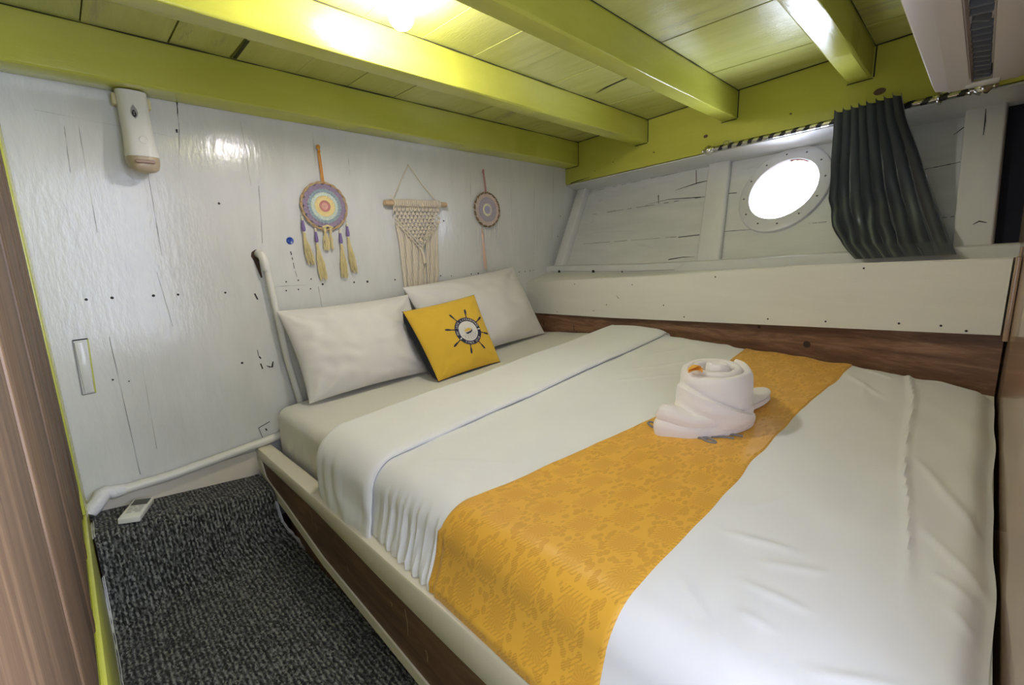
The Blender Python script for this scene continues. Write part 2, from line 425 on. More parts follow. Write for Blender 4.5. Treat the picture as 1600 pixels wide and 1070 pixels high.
# ------------------------------------------------------------------ floor and deck planking
b = MB(); b.box((-.10, -2.11, ZF - .03), (2.9, .04, ZF))
struct(b.build('floor', WOODB), 'dark cabin sole under the carpet', 'floor')
def ceiling():
    b = MB()
    xs = [-.15, .16, .363, .54, .752, .955, 1.166, 1.375, 1.59, 1.80, 2.01, 2.23, 2.46, 2.80]
    for i, (a, c) in enumerate(zip(xs, xs[1:])):
        g = .0012 if i not in (2,) else .004
        dz = random.uniform(-.002, .002)
        b.box((a + g, -2.12, ZC + dz), (c - g, .04, ZC + .03), 0, .0007, 1)
    b.box((-.15, -2.12, ZC + .03), (2.8, .04, ZC + .05), 1)
    b.ribbon([(1.83, -.72, ZC - .003), (1.80, -.80, ZC - .003), (1.765, -.98, ZC - .003)], [.002, .012, .008], (0, 0, -1), 1)
    b.ribbon([(.549, -.13, ZC - .003), (.545, -.30, ZC - .003)], .012, (0, 0, -1), 1)
    return b.build('ceiling', [YELP, CRACKY])
struct(ceiling(), 'lime painted deck planking seen between the beams', 'ceiling')

# deck beams, one object each
def beam(y0, y1, zb, label, xe, mat=YEL):
    b = MB(); n = 60
    prof = []
    w = abs(y1 - y0); r = .008
    def ring(x, k):
        j = .004 * nz(x * 3, k * 2.1, y0 * 7)
        return j
    xs = [-.06 + (xe(0) - -.06) * i / n for i in range(n + 1)]
    pr = [(y0, ZC + .002), (y0, zb + r)] + [(y0 - r + r * math.cos(t), zb + r - r * math.sin(t)) for t in (PI / 8, PI / 4, 3 * PI / 8, PI / 2)] \
        + [(y1 + r - r * math.sin(t), zb + r - r * math.cos(t)) for t in (0, PI / 8, PI / 4, 3 * PI / 8, PI / 2)] + [(y1, ZC + .002)]
    def fn(u, v):
        k = int(round(v * (len(pr) - 1))); y, z = pr[k]
        x = lerp(-.06, xe(y), u)
        wob = .0045 * nz(x * 2.2 + y0 * 5, k * .35, 0)
        return V(x, y + (wob if 0 < k else 0), z + (wob * .8 if z < ZC - .02 else 0))
    b.grid(fn, n, len(pr) - 1)
    e = [fn(1, k / (len(pr) - 1)) for k in range(len(pr))]; b.face([b.vert(p) for p in e])
    e = [fn(0, k / (len(pr) - 1)) for k in range(len(pr))]; b.face([b.vert(p) for p in e])
    # dark joint where the beam meets the planking on its near face, and where it butts the clamp
    o = b.build('ceiling_beam', mat)
    return struct(tag(o, label, 'beam', 'deck beams overhead'))
def xclamp(y): return 2.514 + .18 * y
def joint(o, y1, zb):
    pass
for y0, y1, zb, lab in ((-.0015, -.12, .557, 'lime painted deck beam lying along the top of the white plank wall'), (-.58, -.66, .582, 'lime deck beam with the pale bulb glare, second from the white plank wall'),
                        (-1.085, -1.155, .58, 'lime deck beam third from the white plank wall, in front of the bulb'), (-1.58, -1.655, .592, 'short lime deck beam above the dark curtain, with the white gloss patch')):
    beam(y0, y1, zb, lab, xclamp)
# dark joints are seams of the planking
b = MB()
for y, dz in ((-.1225, 0), (-.662, 0), (-1.157, 0), (-1.657, 0)):
    pts = []
    for i in range(90):
        x = lerp(0, xclamp(y), i / 89); pts.append((x, y - .0005, ZC - .0035))
    b.ribbon(pts, [.004 + .003 * nz(p[0] * 9, y * 5) for p in pts], (0, -1, 0))
for y0, y1, zb in ((-.0015, -.12, .557), (-.58, -.66, .582), (-1.085, -1.155, .58), (-1.58, -1.655, .592)):
    x = xclamp(y1) - .0015
    b.ribbon([(x - .002, y1 - .006, ZC), (x - .002, y1 - .006, zb)], .005, (-1, 0, 0))
    b.ribbon([(xclamp(y0) - .003, y0 + .001, zb - .003), (xclamp(y1) - .003, y1 - .004, zb - .003)], .004, (-1, 0, 0))
pts = [H(s / 40 * 2.1, .404 - .003, ZC - .004) for s in range(41)]
b.ribbon(pts, [.005 + .004 * nz(i * .7, 3) for i in range(41)], -HN)
struct(b.build('trim_4', CRACKY, smooth=False), 'dark seams where beams meet the deck planking', 'seam')

# ------------------------------------------------------------------ hull side: clamp, soffit, planking with the porthole
b = MB()
b.hexa([H(-.15, .404, .455), H(2.2, .404, .468), H(2.2, .56, .468), H(-.15, .56, .455)], [H(-.15, .404, .76), H(2.2, .404, .76), H(2.2, .56, .76), H(-.15, .56, .76)])
for s, z, r, m in ((.951, .536, .012, 1), (1.638, .537, .019, 1), (.646, .522, .006, 1), (1.337, .539, .005, 1), (.351, .525, .004, 1), (.2, .5, .004, 1), (1.80, .53, .006, 1)):
    cx = H(s, .4025, z)
    b.face([b.vert(cx + HT * math.cos(2 * PI * k / 12) * r + V(0, 0, math.sin(2 * PI * k / 12) * r * .62)) for k in range(12)], m)
b.ribbon([H(-.02, .402, .458), H(.06, .402, .464), H(.16, .402, .468)], [.006, .006, .002], -HN, 2)
struct(b.build('trim_5', [YELC, plain('rust_bolt', (.11, .065, .04), .6), CRACKY]), 'lime painted clamp timber above the hull planking and curtain rod', 'beam')
b = MB()
b.hexa([H(-.15, .41, .448), H(2.2, .41, .458), H(2.2, .62, .40), H(-.15, .62, .40)], [H(-.15, .41, .452), H(2.2, .41, .464), H(2.2, .62, .46), H(-.15, .62, .46)])
struct(b.build('trim_6', W_HULL), 'grey white soffit board under the lime clamp', 'soffit')

PS, PZ = 1.307, .2415                        # porthole centre
KH = math.sqrt(1 + .5468 ** 2)
def porth(th, ra, rb, off=0.): return HP(PS + math.cos(th) * ra, PZ + math.sin(th) * rb / KH, off)
def hull():
    b = MB(); n = 64
    s0, s1, z0, z1 = -.2, 2.2, -.22, .47
    ring = [b.vert(porth(2 * PI * k / n, .150, .158)) for k in range(n)]
    ringb = [b.vert(porth(2 * PI * k / n, .150, .158, -.045)) for k in range(n)]
    corners = []
    def edge(k):
        th = 2 * PI * k / n; dx, dz = math.cos(th), math.sin(th) / KH
        t = min(((s1 - PS) / dx if dx > 1e-9 else (s0 - PS) / dx if dx < -1e-9 else 1e9), ((z1 - PZ) / dz if dz > 1e-9 else (z0 - PZ) / dz if dz < -1e-9 else 1e9))
        return (PS + dx * t, PZ + dz * t)
    ed = [edge(k) for k in range(n)]
    # snap the four nearest rays to the corners
    for cs, cz in ((s0, z0), (s0, z1), (s1, z0), (s1, z1)):
        k = min(range(n), key=lambda i: (ed[i][0] - cs) ** 2 + (ed[i][1] - cz) ** 2); ed[k] = (cs, cz)
    outer = [b.vert(HP(s, z)) for s, z in ed]; outb = [b.vert(HP(s, z, -.045)) for s, z in ed]
    for k in range(n):
        j = (k + 1) % n
        b.face((ring[k], ring[j], outer[j], outer[k])); b.face((ringb[j], ringb[k], outb[k], outb[j])); b.face((ring[j], ring[k], ringb[k], ringb[j]))
    e = .0012
    def crack(pts, w): b.ribbon([HP(s, z, e) for s, z in pts], w, HULLN, 1)
    def seam(a, c, z0_, z1_, w, br=.75):
        m = 26
        for i in range(m):
            if random.random() > br: continue
            t0, t1 = i / m, (i + 1) / m
            crack([(lerp(a, c, t0), lerp(z0_, z1_, t0) + .0008 * nz(i, a)), (lerp(a, c, t1), lerp(z0_, z1_, t1) + .0008 * nz(i + 1, a))], w * random.uniform(.6, 1.2))
    seam(.10, .93, .245, .262, .003, .45); crack([(.55, .262), (.70, .275), (.90, .262)], [.001, .003, .005])
    seam(.15, 1.0, .060, .070, .0022, .8); crack([(.85, .065), (.97, .071)], .005)
    crack([(.72, .320), (.85, .341), (.92, .345)], [.002, .007, .003]); crack([(.81, .414), (.84, .342)], .004); crack([(.616, .308), (.640, .258)], [.006, .003])
    crack([(.84, -.046), (.92, -.035), (.985, -.034)], [.006, .004, .001])
    seam(1.06, 1.30, .079, .080, .0026, .9); seam(1.45, 1.60, .088, .093, .0022, .8); crack([(1.03, .262), (1.09, .259)], .004); seam(1.62, 1.90, .235, .262, .003, .95); seam(1.70, 1.93, .065, .08, .0022, .8)
    seam(.0, .95, .405, .425, .002, .4)
    b.ribbon([HP(1.83, .36, e), HP(1.87, .40, e), HP(1.85, .43, e)], [.002, .007, .004], HULLN, 1)
    return b.build('wall_right', [W_HULL, CRACK if False else plain('hull_gap', (.05, .05, .05), .9)])
struct(hull(), 'white painted hull planking with dark open seams', 'wall')

# porthole
w = thing('window_1', 'round white framed porthole with overexposed daylight', 'window', HP(PS, PZ), kind='structure')
b = MB(); n = 56
prof = [(.137, .144, -.02), (.137, .144, .012), (.140, .147, .017), (.178, .201, .017), (.184, .207, .013), (.186, .209, -.001)]
b.grid(lambda u, v: porth(2 * PI * u, *prof[int(round(v * (len(prof) - 1)))]), n, len(prof) - 1, closeu=True)
fr = b.build('window_frame', paint('grey_white_ring', (.55, .555, .56), (.60, .605, .605), (1, 1, 1), rough=.3, scale=6), w)
b = MB()
for k in range(12):
    th = 2 * PI * (k + .35) / 12; b.lathe([(.0042, 0), (.0036, .0016), (0, .0018)], porth(th, .162, .176, .0168), HULLN, 8)
b.build('bolt', plain('dark_bolt', (.07, .07, .075), .5), fr)
b = MB(); b.face([b.vert(porth(2 * PI * k / n, .138, .145, -.012)) for k in range(n)])
b.build('pane', GLASS, w, smooth=False)
b = MB()                                      # rust at the upper rim
for k in range(14):
    th = PI * .32 + k * .045; r = .0015 + .004 * abs(nz(k * 1.7, 2))
    b.ribbon([porth(th, .1362 - r, .1432 - r, .0125), porth(th + .047, .1362 - r, .1432 - r, .0125)], r * 2 + .001, HULLN)
b.build('rust_stain', plain('rust', (.28, .10, .05), .8), fr)

# hull frames (ribs)
def post(name, lo, hi, zlo, zhi, off, label, mat=W_HULL, bev=.01, lipside=None):
    b = MB()
    a = [HP(lo[0], zlo, -.002), HP(lo[1], zlo, -.002), HP(lo[1], zlo, off), HP(lo[0], zlo, off)]
    c = [HP(hi[0], zhi, -.002), HP(hi[1], zhi, -.002), HP(hi[1], zhi, off), HP(hi[0], zhi, off)]
    bm = bmesh.new(); vs = [bm.verts.new(p) for p in a + c]
    for q in ((3, 2, 1, 0), (4, 5, 6, 7), (0, 1, 5, 4), (1, 2, 6, 5), (2, 3, 7, 6), (3, 0, 4, 7)): bm.faces.new([vs[i] for i in q])
    bmesh.ops.recalc_face_normals(bm, faces=bm.faces)
    bmesh.ops.bevel(bm, geom=[e for e in bm.edges], offset=bev, segments=3, profile=.5, affect='EDGES')
    b.add_bm(bm); bm.free()
    return b
pw = paint('white_enamel_frames', (.60, .61, .60), (.67, .675, .655), (3, 3, 1), rough=.24, scale=2.5, bump=.2)
b = post('trim_7', (.0, .075), (-.07, .01), -.10, .42, .045, '', bev=.006)
struct(b.build('trim_7', pw), 'narrow white upright in the corner of back wall and hull', 'frame')
b = post('trim_8', (1.03, 1.145), (.885, 1.0), -.10, .45, .028, '', bev=.009)
struct(b.build('trim_8', pw), 'white upright hull frame left of the porthole', 'frame')
b = post('trim_9', (1.93, 2.018), (1.845, 1.945), -.10, .465, .045, '', bev=.006)
e = .0465
b.ribbon([HP(1.905, .40, e), HP(1.912, .36, e), HP(1.918, .31, e)], [.0015, .0035, .0015], HULLN, 1)
b.ribbon([HP(1.955, .025, e), HP(1.967, .034, e), HP(1.985, .028, e)], [.002, .0045, .002], HULLN, 1)
struct(b.build('trim_9', [pw, DARK]), 'white upright hull frame right of the curtain', 'frame')
b = MB(); b.hexa([HP(2.00, -.12, .004), HP(2.2, -.12, .004), HP(2.2, -.12, .012), HP(2.00, -.12, .012)], [HP(1.93, .46, .004), HP(2.2, .46, .004), HP(2.2, .46, .012), HP(1.93, .46, .012)])  # navy colour stands in for the shade of the open gap
struct(b.build('trim_10', cloth('dark_navy_gap', (.010, .012, .020), (.016, .018, .028))), 'dark navy strip standing in for the shaded gap between hull frame and partition', 'gap')

# ledge: back strip, top, front board; wood board under it
def zs_top(s): return interp([(-.1, -.166), (0, -.162), (1.0, -.108), (1.6, -.065), (2.12, -.046)], s)
def zs_bot(s): return interp([(-.1, -.362), (0, -.358), (.7, -.328), (2.1, -.248)], s)
def oledge(s): return .21
N = 40; SE = 2.095
b = MB()
def zl(s): return interp([(-.1, -.112), (.7, -.105), (1.2, -.088), (1.6, -.07), (2.2, -.05)], s)
rows = [(lambda s: H(s, 0, zs_bot(s))), (lambda s: H(s, 0, zs_top(s) - .004)), (lambda s: H(s, .004, zs_top(s))), (lambda s: H(s, .20, zl(s) - .002)), (lambda s: H(s, .20, zs_bot(s)))]
b.grid(lambda u, v: rows[int(round(v * 4))](lerp(-.06, SE, u)), N, 4)
for s in (-.06, SE): b.face([b.vert(r(s)) for r in rows])
for s, z in ((.453, -.164), (.693, -.262), (.859, -.155), (1.041, -.241), (1.285, -.11), (1.149, -.284), (1.78, -.075), (2.03, -.244), (1.977, -.235), (1.689, -.251), (1.501, -.26), (1.883, -.238), (.6, -.3), (.3, -.33)):
    b.disc(H(s, -.0012, z), -HN, .0032, 1, 8)
b.ribbon([H(.76, -.0012, -.212), H(.775, -.0012, -.226)], [.003, .006], -HN, 2)
struct(b.build('trim_11', [W_SHELF, NAILM, CRACK]), 'cream painted ledge board along the bedside hull', 'ledge')
b = MB()
rows2 = [(lambda s: H(s, .195, zl(s) - .03)), (lambda s: H(s, .195, zl(s) + .036)), (lambda s: H(s, .20, zl(s) + .04)), (lambda s: H(s, .32, zl(s) + .044)), (lambda s: H(s, .32, zl(s) - .03))]
b.grid(lambda u, v: rows2[int(round(v * 4))](lerp(-.06, SE, u)), N, 4)
b.ribbon([H(lerp(0, .95, i / 20), .1938, zl(lerp(0, .95, i / 20)) + .004) for i in range(21)], .003, -HN, 1)
for s in (.095, .40, .62): b.disc(H(s, .1935, zl(s) + .001), -HN, .012 if s < .5 else .005, 2, 12)
struct(b.build('trim_12', [W_HULL, CRACK, DARK]), 'white back strip on the ledge under the hull planking', 'trim')
b = MB()
def ow(s): return interp([(0, .012), (2.1, .055)], s)
b.hexa([H(-.06, ow(0), -.60), H(SE, ow(2.1), -.56), H(SE, .2, -.56), H(-.06, .2, -.60)], [H(-.06, ow(0), -.345), H(SE, ow(2.1), -.24), H(SE, .2, -.24), H(-.06, .2, -.345)])
b.disc(H(1.62, ow(1.62) - .0015, -.345), -HN, .012, 1, 12); b.disc(H(1.45, ow(1.45) - .0015, -.30), -HN, .006, 1, 10)
for s, z in ((.42, -.40), (.44, -.43), (.15, -.40)): b.ribbon([H(s, ow(s) - .0015, z), H(s + .004, ow(s) - .0015, z - .03)], .005, -HN, 1)
struct(b.build('trim_13', [WOODH, plain('knot_dark', (.035, .018, .01), .6)]), 'bare brown wood board between mattress and ledge', 'board')
# hull closure beneath
b = MB(); b.hexa([H(-.1, .2, ZF), H(2.2, .2, ZF), H(2.2, .26, ZF), H(-.1, .26, ZF)], [H(-.1, .2, -.1), H(2.2, .2, -.1), H(2.2, .26, -.1), H(-.1, .26, -.1)])
struct(b.build('trim_14', WOODH), 'hull lining below the ledge', 'lining')

# ------------------------------------------------------------------ bed
def zb(x, y):
    k = .058 + (.13 - .058) * clamp(-y / 1.0)
    return -.575 + (x - .53) * k
XL, RR = .545, .05
YE = -2.070
def xr(y): return 2.103 + .18 * y + .016
def bedpt(d, y, off):
    if d >= 0:
        x = XL + RR + d; return V(x, y, zb(x, y) + off)
    zt = zb(XL + RR, y)
    if d > -RR * PI / 2:
        th = -d / RR; return V(XL + RR - (RR + off) * math.sin(th), y, zt - RR + (RR + off) * math.cos(th))
    e = -d - RR * PI / 2
    return V(XL - off, y, zt - RR - e)
DA = -RR * PI / 2

frame = thing('bed', 'built-in wooden bed with cream rails along the carpeted aisle', 'bed', (.50, -1.0, ZF))
b = MB()
def zpt(y): return interp([(-2.07, -.822), (-1.3, -.812), (-1.0, -.800), (-.62, -.776), (-.3, -.772), (0, -.770)], y)
yr = [-.004, -.055, -.12, -.2, -.29, -.45, -.62, -.8, -1.0, -1.2, -1.4, -1.7, -2.07]
def rail(u, v):
    y = lerp(yr[0], yr[-1], u); k = int(round(v * 9)); zt_ = -.7265 + .0015 * nz(y * 4, 3); zq = zpt(y); xo = .4665 + .0012 * nz(y * 5, 1)
    P = [(.523, zt_ - .004), (.519, zt_ - .0008), (.515, zt_), (xo + .010, zt_), (xo + .003, zt_ - .002), (xo, zt_ - .007), (xo, zq + .003), (xo + .002, zq), (.512, zq), (.523, zt_ - .004)]
    return V(P[k][0], y, P[k][1])
b.grid(rail, 60, 9)
for u in (0, 1): b.face([b.vert(rail(u, k / 9)) for k in range(9)])
b.hexa([(.4668, -.10, -.842), (.50, -.10, -.842), (.50, -.004, -.825), (.4668, -.004, -.825)], [(.4668, -.06, -.768), (.50, -.06, -.768), (.50, -.004, -.768), (.4668, -.004, -.768)])
b.build('top_rail', W_TRIM, frame)
b = MB(); zbt = lambda y: interp([(-1.2, -.978), (-.6, -.93), (-.29, -.866), (-.1, -.835), (0, -.79)], y)
ys = [-.055, -.12, -.2, -.29, -.4, -.62, -1.2, -2.07]
f1 = [b.vert((.4715, y, zpt(y) + .004)) for y in ys]; f2 = [b.vert((.4715, y, min(zbt(y), -.775))) for y in ys]
g1 = [b.vert((.510, y, zpt(y) + .004)) for y in ys]; g2 = [b.vert((.512, y, min(zbt(y), -.775))) for y in ys]
for i in range(len(ys) - 1):
    b.face((f1[i], f1[i + 1], f2[i + 1], f2[i])); b.face((g1[i], g1[i + 1], g2[i + 1], g2[i])); b.face((f1[i], f1[i + 1], g1[i + 1], g1[i])); b.face((f2[i], f2[i + 1], g2[i + 1], g2[i]))
for y, z, L in ((-.55, -.82, .05), (-.58, -.84, .03), (-1.12, -.86, .07), (-1.2, -.90, .03), (-.8, -.88, .015), (-1.05, -.85, .012)):
    b.ribbon([(.4702, y, z + L / 2), (.4702, y - .006, z), (.4702, y - .004, z - L / 2)], [.003, .0025, .002], (-1, 0, 0), 1)
b.build('side_panel', [WOODB, plain('scratch', (.45, .33, .22), .8)], frame, smooth=False)
b = MB()
for i in range(len(ys) - 1):
    y0, y1 = ys[i], ys[i + 1]; za, zc = min(zbt(y0), -.775), min(zbt(y1), -.775)
    wa, wc = interp([(-.62, .032), (-.29, .036), (0, .045)], y0), interp([(-.62, .032), (-.29, .036), (0, .045)], y1)
    b.hexa([(.4665, y0, za - wa), (.512, y0, za - wa), (.512, y1, zc - wc), (.4665, y1, zc - wc)], [(.4665, y0, za), (.512, y0, za), (.512, y1, zc), (.4665, y1, zc)])
b.build('lower_rail', W_TRIM, frame, smooth=False)
b = MB(); b.box((.503, -2.07, ZF), (.53, -.21, -.90), 0)
b.box((.505, -2.06, -.80), (2.0, -.006, -.785), 0)
b.build('base_panel', WOODB, frame, smooth=False)

def fitted(u, v):                              # mattress in its fitted sheet: u along x-path, v along y
    y = lerp(-.054, YE, v); L0 = DA - .15; L1 = xr(y) - XL - RR
    d = lerp(L0, L1, u)
    er = min(1., max(0., (-.054 - y) / .03))
    sink = .022 * (1 - math.sqrt(max(0, 1 - (1 - er) ** 2)))
    p = bedpt(d, y, -sink * 1.0)
    w = .0025 * nz(p.x * 7, y * 7, p.z * 7)
    if d < DA * .4: w += .003 * math.sin(y * 70 + 2 * nz(y * 9, p.z * 10)) * sstep(DA * .4, DA - .1, d) * sstep(-.08, -.22, y)
    return p + V(-w if d < DA * .7 else 0, 0, w if d >= DA * .7 else 0)
b = MB(); b.grid(fitted, 150, 110)
# head end and underside
for uu in range(60):
    u0, u1 = uu / 60, (uu + 1) / 60
    a, c = fitted(u0, 0), fitted(u1, 0)
    b.quad(a, c, V(c.x, c.y, -.78), V(a.x, a.y, -.78))
b.quad(V(.55, -.055, -.784), V(2.0, -.055, -.784), V(1.72, YE, -.784), V(.55, YE, -.784))
# tag thread
mt = b.build('mattress', SHEET2)
tag(mt, 'mattress in an ivory fitted sheet, bare at the head end', 'mattress')

def seg_dist(px, py, a, c):
    ax, ay = a; bx, by = c; dx, dy = bx - ax, by - ay; L = dx * dx + dy * dy
    t = clamp(((px - ax) * dx + (py - ay) * dy) / L)
    return math.hypot(px - ax - dx * t, py - ay - dy * t), t
CREASE = [(1.81, -1.882), (1.568, -1.919), (1.339, -1.928), (1.166, -1.941), (1.076, -1.955), (.895, -1.973), (.757, -1.98)]
WR = [((.802, -1.723), (.823, -1.843), .006), ((.759, -1.792), (.801, -1.892), .005), ((.701, -1.782), (.704, -1.888), .005), ((.644, -1.803), (.637, -1.853), .005), ((.99, -1.796), (.883, -1.729), .004),
      ((.889, -2.007), (.855, -2.047), .005), ((.826, -2.018), (.794, -2.058), .005), ((1.005, -1.975), (.879, -2.069), .006), ((1.25, -1.95), (1.02, -2.06), .007), ((.66, -1.70), (.56, -1.83), .006),
      ((1.45, -1.12), (1.62, -1.30), .004), ((1.30, -1.10), (1.50, -1.33), .003), ((1.60, -1.10), (1.78, -1.22), .004), ((.62, -.98), (.75, -1.22), .004), ((.57, -1.0), (.62, -1.2), .004),
      ((1.70, -1.74), (1.55, -1.86), .006), ((1.66, -1.80), (1.50, -1.82), .005), ((1.75, -1.78), (1.70, -1.86), .006), ((.60, -1.9), (.66, -2.0), .006)]
def wrinkle(x, y):
    w = .0055 * nz(x * 3.2, y * 3.2, 1.3) + .0026 * nz(x * 9, y * 9, 4.) + .0016 * nz(x * 8 + y * 5, y * 24 - x * 9, 6.)
    for a, c in zip(CREASE, CREASE[1:]):
        if abs(y - a[1]) < .08 and min(a[0], c[0]) - .05 < x < max(a[0], c[0]) + .05:
            dd, t = seg_dist(x, y, a, c); q = .0065 * math.exp(-(dd / .0075) ** 2) * sstep(.74, .95, x) * (1 + .5 * nz(x * 14, 5.))
            w = max(w, w * .3 + q) if q > .001 else w
    if y < -1.88: w -= .004 * sstep(-1.9, -2.0, y)
    for a, c, h in WR:
        dd, t = seg_dist(x, y, a, c)
        if dd < .05: w += h * .62 * math.exp(-(dd / .0085) ** 2) * math.sin(PI * clamp(t * .96 + .02)) ** .7
    return w
def side_off(d, y):
    """how far the hanging side bulges out and comes to rest on the rail"""
    e = clamp((DA * .5 - d) / .13)
    B = interp([(-2.1, .050), (-1.5, .044), (-1.26, .036), (-.94, .020), (-.6, .006), (0, .0)], y)
    return B * e * e
def pleat(d, y):
    m = sstep(DA * .35, DA - .05, d)
    a = (.0052 * sstep(-.94, -1.0, y) + .0007) * (1 - sstep(-1.20, -1.27, y))
    return m * a * (math.sin(y * 2 * PI / .034 + 2.2 * nz(y * 11, d * 6)) + .5 * math.sin(y * 2 * PI / .019 + 3 * nz(y * 7, d * 5, 3)))
DB = DA - .112
def duv(d, y, off):
    x = XL + RR + d
    L1 = xr(y) - XL - RR
    r_end = sstep(L1 - .05, L1, d)
    foot = sstep(YE + .05, YE, y)
    o = off + side_off(d, y) + (wrinkle(x, y) * sstep(DA, DA + .1, d)) + pleat(d, y) - .03 * r_end ** 2 - .022 * foot ** 2 + .016 * r_end * nz(y * 14, 3) * (1 - r_end) * 4
    p = bedpt(d, y, o)
    if foot > 0: p.y += .008 * foot * nz(x * 6, 2.)
    return p
b = MB()
yA = -.78
def dfn(u, v):
    y = lerp(yA, YE, v); L1 = xr(y) - XL - RR
    return duv(lerp(DB, L1, u), y, .028)
ids = b.grid(dfn, 250, 230)
# turned-down top: a doubled strip with a rounded lip, head side rolled to the mattress
def yf(d): return interp([(DB, -.60), (-.1, -.585), (0, -.578), (1.4, -.70), (1.5, -.71)], d)
def ysm(d): return interp([(DB, -.935), (0, -.915), (.45, -.962), (1.25, -1.047), (1.5, -1.06)], d)
nsec = 46
def ffn(u, v):
    y0 = -.7; L1 = xr(-.85) - XL - RR
    d = lerp(DB, L1, u)
    a, c = yf(d), ysm(d)
    bumpy = 1 + .25 * nz(d * 9, 1.)
    sec = [(c + .05, .030), (c + .001, .0305), (c - .0015, .0335), (c - .001, .038), (c + .005, .043), (c + .018, .0465)]
    top = [(lerp(c + .03, a - .06, t / 30), lerp(.048, .058, t / 30) + .003 * math.sin(PI * t / 30)) for t in range(31)]
    end = [(a - .04, .060), (a - .022, .055), (a - .008, .045), (a, .030), (a - .002, .014), (a - .012, .001), (a - .05, .001), (a - .10, .001), (a - .13, .001)]
    P = sec + top + end
    k = v * (len(P) - 1); i = min(int(k), len(P) - 2); f = k - i
    y = lerp(P[i][0], P[i + 1][0], f); off = lerp(P[i][1], P[i + 1][1], f)
    L1 = xr(y) - XL - RR; dd = min(d, L1)
    r_end = sstep(L1 - .05, L1, dd)
    x = XL + RR + dd
    w = (.004 * nz(x * 4, y * 4, 7.) + .0015 * nz(x * 11, y * 11)) * (1 if off > .02 else .2)
    o = off + side_off(dd, y) + w - .02 * r_end ** 2 + pleat(dd, y) * .45 + .0035 * sstep(DA * .3, DA - .04, dd) * math.sin(y * 62 + 5 * nz(y * 6, dd * 9, 8))
    return bedpt(dd, y, max(o, .0012))
b.grid(ffn, 250, 90)
dv = b.build('duvet', SHEET)
tag(dv, 'white cotton duvet with its top edge turned down below the pillows', 'duvet')

# bed runner
def ya(x): return interp([(.3, -1.205), (.45, -1.208), (.54, -1.224), (.9, -1.335), (1.214, -1.415), (1.5, -1.412), (1.9, -1.405)], x)
def yb(x): return interp([(.3, -1.655), (.524, -1.662), (1.0, -1.688), (1.373, -1.704), (1.6, -1.735), (1.9, -1.765)], x)
def yclo(d): return XL + RR + d
b = MB()
def rpt(u, v, lift=.0045):
    # path coordinate follows the duvet
    d0 = DB + .002
    t = u
    d = lerp(d0, 1.29, t)
    x = XL + RR + max(d, -.12)
    a, c = ya(x if d > -.06 else XL - .05), yb(x)
    a -= .004 * nz(x * 8, 1.); c += .006 * nz(x * 9, 5.)
    y = lerp(a, c, v)
    L1 = xr(y) - XL - RR - .002
    d = min(d, L1)
    ed = min(v, 1 - v); lf = lift * (1 if .0 < ed else .0)
    return duv(d, y, .028 + lf)
def rfn(u, v): return rpt(u, v, .0032)
def ruv(u, v):
    d = lerp(DB, 1.29, u); x = XL + RR + max(d, -.12); return (d, lerp(-1.21, -1.66, v))
b.grid(rfn, 230, 80, uvfn=ruv)
run = thing('bed_runner', 'mustard yellow damask bed runner across the white duvet', 'bed runner', (1.1, -1.55, -.46))
b.build('cloth', RUNNER, run)
# grey thread lettering around the towel
b = MB()
def on_bed(x, y, off): return duv(x - XL - RR, y, .028 + off)
def script(pts, r=.0032):
    b.tube([on_bed(x, y, .0062) for x, y in pts], r, 6)
def loop(cx, cy, a, rb, ang, t0=0., t1=2 * PI, n=22, slant=.35):
    P = []
    for i in range(n + 1):
        t = lerp(t0, t1, i / n); u, v_ = a * math.cos(t), rb * math.sin(t)
        P.append((cx + u * math.cos(ang) - v_ * math.sin(ang), cy + u * math.sin(ang) + v_ * math.cos(ang)))
    return P
LET = []

# ------------------------------------------------------------------ pillows
def pillow(name, cs, Tf, Tb, seed, nu=60, nv=46, conc=.05, wr=.006, pw=.42, sag=0.):
    """cs: BL, BR, TR, TL; normal towards the room. returns (front fn, back fn)"""
    BL, BR, TR, TL = [Vector(c) for c in cs]
    nrm = ((BR - BL).cross(TL - BL)).normalized()
    def base(u, v):
        uu = u * (1 - conc * (1 - v * v)); vv = v * (1 - conc * (1 - u * u))
        a, c = (uu + 1) / 2, (vv + 1) / 2
        return BL.lerp(BR, a).lerp(TL.lerp(TR, a), c)
    def h(u, v): return max(0., (1 - u * u) * (1 - v * v)) ** pw
    def w(u, v, side):
        e = max(abs(u), abs(v)); k = (1 - e ** 8)
        cr = 0.
        for cu, cv in ((-1, -1), (1, -1), (1, 1), (-1, 1)):
            du, dv_ = u - cu, v - cv; r = math.hypot(du, dv_); th = math.atan2(dv_, du)
            cr += math.exp(-(r / .55) ** 2) * math.sin(th * 11 + seed + 3 * nz(r * 3, cu, cv))
        # short puckers along the side seams
        pk = sum(math.exp(-(1 - abs(q)) / .14) * math.sin(p * 24 + seed * 3 + 4 * nz(p * 3, q, seed)) for p, q in ((v, u), (u, v)))
        return k * clamp(h(u, v) * 1.35) * (wr * .8 * cr + wr * .35 * pk + wr * 1.6 * nz(u * 1.6 + seed, v * 1.6, side) + wr * .5 * nz(u * 5, v * 5 + seed, side))
    def front(u, v): return base(u, v) + nrm * (Tf * h(u, v) + w(u, v, 1.)) + V(0, 0, -sag * h(u, v) * (1 - v) * .5)
    def back(u, v): return base(u, v) - nrm * (Tb * h(u, v) + .5 * w(u, v, 5.))
    return front, back, base, nrm
def dens(t):                                   # more rows near the edges
    s_ = 2 * t - 1; return math.copysign(1 - (1 - abs(s_)) ** 1.6, s_)
